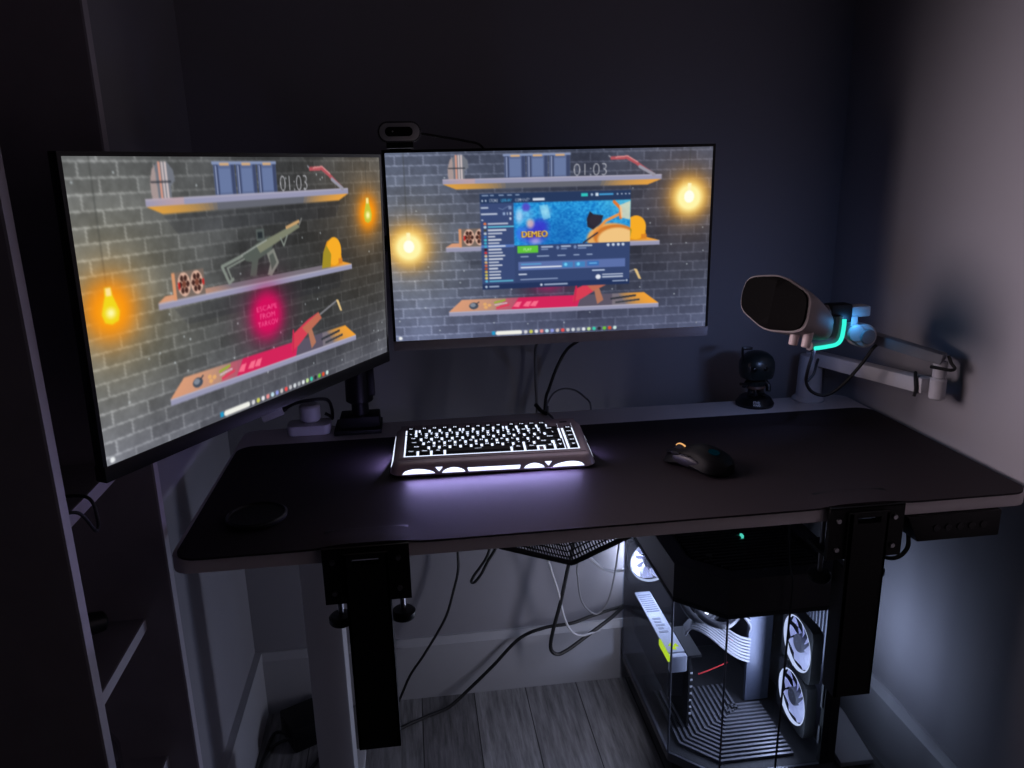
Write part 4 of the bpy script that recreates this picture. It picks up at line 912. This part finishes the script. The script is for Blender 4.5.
MB().tube([(1.0, -.28, .185), (1.03, -.275, .19), (1.07, -.27, .20)], .0015, n=6).build('red_wire', M['red'], pc)
MB().box((1.066, -.285, .262), (1.074, -.282, .268)).build('board_indicator', emit_mat('red_indicator', (1, .2, .15), 1.), pc)
# slivers modelled as reflected glints along the right glass edge; hanging cable
for zz in ((.375, .43), (.31, .36), (.215, .29), (.13, .17)):
    MB().box((CX1-.036, CY0+.0035, zz[0]), (CX1-.0345, CY0+.010, zz[1])).build('post_glint', M['slat'], pc)
single('dangling_cable', MB().tube([(1.055, -.55, .731), (1.058, -.52, .66), (1.075, -.50, .56), (1.088, -.492, .52), (1.090, -.486, .42), (1.088, -.485, .25), (1.086, -.485, .10), (1.085, -.488, .012)], .0022), M['rubber'], 'thin black cable hanging down in front of the computer case glass', 'cable')

# ------------------------------------------------------------------ under-desk net and cables
nt_ = MB(); NX, NY = 46, 16
def netp(u, v):
    x = .535+.21*u; sag = max(0, min(u/.55, (1-u)/.45)); y = -.60+.28*v
    z = .698+.026*v-.040*sag*(1+.3*v)
    return V((x, y, z))
for i in range(NX+1): nt_.tube([netp(i/NX, j/NY) for j in range(NY+1)], .0013, n=4, smooth=False)
for j in range(NY+1): nt_.tube([netp(i/NX, j/NY) for i in range(NX+1)], .0013, n=4, smooth=False)
nt_.tube([netp(i/NX, 0) for i in range(NX+1)], .0045, n=6, smooth=False); nt_.tube([netp(i/NX, 1) for i in range(NX+1)], .0035, n=6, smooth=False)
for e in (0, 1):
    q = netp(e, 0); nt_.tube([q, (q.x+(-.012 if e == 0 else .012), -.60, .716), (q.x+(-.016 if e == 0 else .016), -.598, .7285)], .0035, n=6)
    q = netp(e, 1); nt_.tube([q, (q.x, q.y, .7285)], .0035, n=6, smooth=False)
single('cable_net', nt_, M['rubber'], 'black mesh cable net slung under the middle of the desk', 'cable net')
ps = thing('power_strip', 'dark power strip with orange light lying in the cable net', 'power strip', (.66, -.47, .704))
MB().box((.620, -.50, .690), (.690, -.455, .713), .003).build('body', M['black'], ps)
MB().box((.628, -.5015, .700), (.6315, -.4995, .7035)).build('indicator', M['doto'], ps)
for k in range(2): MB().cyl((.648+k*.024, -.50, .702), (.648+k*.024, -.502, .702), .008, n=16).build('socket', M['cavity'], ps)
def cable(name, pts, r, m, label): return single(name, MB().tube(pts, r, n=8, res=10), m, label, 'cable')
cable('hanging_cable', [(.500, -.06, .70), (.497, -.05, .46), (.494, -.05, .41), (.492, -.05, .36), (.478, -.05, .305), (.462, -.055, .255), (.44, -.06, .215), (.40, -.06, .150), (.366, -.06, .10), (.338, -.07, .045), (.31, -.09, .006)], .0032, M['rubber'], 'thin black cable falling from the desk to floor right of the white desk leg')
cable('cable_loop', [(.61, -.12, .70), (.575, -.12, .50), (.558, -.12, .435), (.540, -.12, .405), (.525, -.12, .385), (.518, -.12, .370), (.526, -.12, .368), (.542, -.12, .388), (.556, -.12, .415), (.585, -.12, .47), (.62, -.12, .60), (.63, -.12, .70)], .0034, M['rubber'], 'short doubled black cable loop hanging under desk left of the net')
cable('power_cable', [(.29, -.165, .0055), (.318, -.14, .006), (.35, -.12, .007), (.40, -.095, .007), (.455, -.075, .012), (.505, -.055, .04), (.565, -.045, .09), (.635, -.04, .158), (.70, -.04, .182), (.765, -.04, .187), (.82, -.035, .20), (.882, -.03, .212), (.93, -.022, .215), (1.0, -.02, .20), (1.05, -.029, .18)], .0042, M['rubber'], 'long black power cord rising from the floor along baseboard to the computer case')
cable('power_cable', [(.745, -.28, .69), (.747, -.14, .44), (.745, -.10, .375), (.728, -.10, .29), (.708, -.10, .21), (.702, -.10, .165), (.716, -.10, .146), (.742, -.095, .150), (.80, -.08, .178), (.86, -.06, .205), (.92, -.026, .225), (.99, -.024, .23)], .0046, M['rubber'], 'thick black power cord dropping from the net and curving up behind the computer case')
cable('white_cable', [(.70, -.30, .69), (.697, -.13, .43), (.703, -.10, .38), (.722, -.10, .31), (.735, -.10, .245), (.752, -.10, .205), (.775, -.095, .187), (.80, -.085, .183), (.83, -.07, .18)], .0027, M['whitecable'], 'thin white cable hanging from the net in front of the back wall')
cable('grey_cable', [(.764, -.25, .66), (.764, -.12, .40), (.768, -.10, .345), (.775, -.10, .29), (.792, -.10, .258), (.815, -.10, .245), (.838, -.10, .27), (.852, -.10, .32), (.862, -.10, .39), (.87, -.11, .50), (.87, -.12, .60)], .0022, M['greycable'], 'thin grey cable loop hanging beside the computer case')
cable('white_cable', [(.77, -.06, .50), (.79, -.055, .40), (.81, -.05, .365), (.84, -.05, .335), (.87, -.045, .322), (.91, -.025, .315), (.96, -.022, .33)], .0042, M['whitecable'], 'pale cable curving behind the back corner of the computer case')
cable('monitor_cable', [(.684, -.235, .96), (.684, -.15, .93), (.683, -.06, .89), (.686, -.035, .82), (.687, -.04, .755), (.688, -.06, .65)], .0034, M['greycable'], 'grey cable hanging straight down behind the forward-facing monitor')
cable('monitor_cable', [(.77, -.22, .97), (.763, -.15, .925), (.752, -.06, .882), (.735, -.03, .835), (.718, -.03, .79), (.706, -.04, .755), (.70, -.06, .65)], .0036, M['rubber'], 'black cable slanting down behind the forward-facing monitor')
cable('thin_cable', [(.695, -.10, .752), (.703, -.08, .764), (.720, -.06, .782), (.745, -.05, .790), (.772, -.055, .786), (.790, -.075, .774), (.797, -.1, .762), (.797, -.103, .70)], .0022, M['greycable'], 'thin grey cable arching over the back edge of the desk')
pb = thing('power_adapter', 'black power adapter with cords on the floor behind the white desk leg', 'power adapter', (.135, -.10, 0))
XB = Matrix.Translation((.135, -.10, 0)) @ Matrix.Rotation(math.radians(28), 4, 'Z')
MB().box((-.062, -.045, .0005), (.062, .045, .062), .006, X=XB).build('body', M['black'], pb)
MB().tube([XB @ V((-.06, -.01, .02)), V((.05, -.14, .006)), V((.032, -.20, .005)), (.045, -.25, .005), (.085, -.275, .005), (.13, -.24, .005), (.165, -.18, .005), (.19, -.13, .005)], .0038).build('cord', M['rubber'], pb)
MB().tube([XB @ V((-.06, .01, .02)), V((.045, -.10, .008)), V((.033, -.17, .005)), (.028, -.24, .005), (.026, -.33, .005), (.035, -.42, .005)], .0038).build('cord', M['rubber'], pb)

# ------------------------------------------------------------------ lights
LL.energy = 4.0; LL.color = (1., .82, .89); LL.spread = math.radians(96)
LR.energy = .36; LR.color = (.95, .90, 1.); LR.spread = math.radians(172)
def point(name, loc, e, col, r=.01):
    l = bpy.data.lights.new(name, 'POINT'); l.energy = e; l.color = col; l.shadow_soft_size = r
    o = bpy.data.objects.new(name, l); o.location = loc; C.objects.link(o); return o
def area(name, loc, direc, e, col, sx, sy):
    l = bpy.data.lights.new(name, 'AREA'); l.energy = e; l.color = col; l.shape = 'RECTANGLE'; l.size = sx; l.size_y = sy
    o = bpy.data.objects.new(name, l); o.location = loc; o.rotation_euler = V(direc).to_track_quat('-Z', 'Y').to_euler(); C.objects.link(o); return o
BL = (.68, .76, 1.)
area('fan_glow', (1.160, -.352, .255), (-1, 0, 0), 1.5, BL, .10, .22)
area('fan_glow', (1.192, -.382, .325), (1, -.1, 0), .5, (.56, .68, 1.), .10, .12)
area('fan_edge_glow', (1.146, -.452, .25), (.9, .8, 0), .11, (.70, .85, 1.), .012, .24)
area('case_top_fill', (1.02, -.24, .416), (0, 0, -1), .55, BL, .16, .28)  # added lamp under the radiator to brighten the card and case floor
area('under_desk_fill', (.892, -.33, .30), (-.9, .42, 0), .62, (.86, .85, 1.), .05, .2)  # added lamp outside the side glass, brightens wall and floor under the desk
area('rear_fan_glow', (.958, CY1-.032, .348), (0, -1, -.2), .35, BL, .10, .10)
area('rear_fan_glow', (.955, CY1+.002, .348), (-.6, 1, -.1), .7, BL, .10, .10)
area('strip_glow', (1.16, -.395, .94), (-.55, 1, .05), .26, (.34, .48, 1.), .05, .02)
area('keyboard_underglow', (.545, -.456, MZ+.012), (0, -1, -.30), .5, (.48, .42, 1.), .30, .012)
for sx, x in ((-1, .366), (1, .731)): area('keyboard_underglow', (x, -.36-.008*sx, MZ+.014), (sx, .25, -.1), .13 if sx < 0 else .04, (.48, .42, 1.), .10, .012)
point('microphone_glow', (1.214, -.412, .985), .045, (.08, .42, 1.), .006)
w = bpy.data.worlds.new('dark_room'); sc.world = w; w.use_nodes = True
w.node_tree.nodes['Background'].inputs['Color'].default_value = (.6, .6, .75, 1); w.node_tree.nodes['Background'].inputs['Strength'].default_value = .004

# ------------------------------------------------------------------ camera
def camR(yaw, pitch, roll):
    cy, sy = math.cos(yaw), math.sin(yaw); f = V((sy*math.cos(pitch), cy*math.cos(pitch), -math.sin(pitch))); r = V((cy, -sy, 0)); u = r.cross(f)
    cr, sr = math.cos(roll), math.sin(roll); return r*cr+u*sr, u*cr-r*sr, f
r_, u_, f_ = camR(*[math.radians(a) for a in (7.216, 15.393, -1.335)])
cd = bpy.data.cameras.new('camera'); co_ = bpy.data.objects.new('camera', cd); C.objects.link(co_)
cd.sensor_width = 36; cd.lens = 785.2/1024*36; cd.clip_start = .02
cp = V((.4193, -1.7152, 1.2703)); b_ = -f_
co_.matrix_world = Matrix(((r_.x, u_.x, b_.x, cp.x), (r_.y, u_.y, b_.y, cp.y), (r_.z, u_.z, b_.z, cp.z), (0, 0, 0, 1)))
sc.camera = co_
vs_ = sc.view_settings; vs_.view_transform = 'Standard'; vs_.look = 'None'; vs_.exposure = 0; vs_.gamma = 1; vs_.use_curve_mapping = False
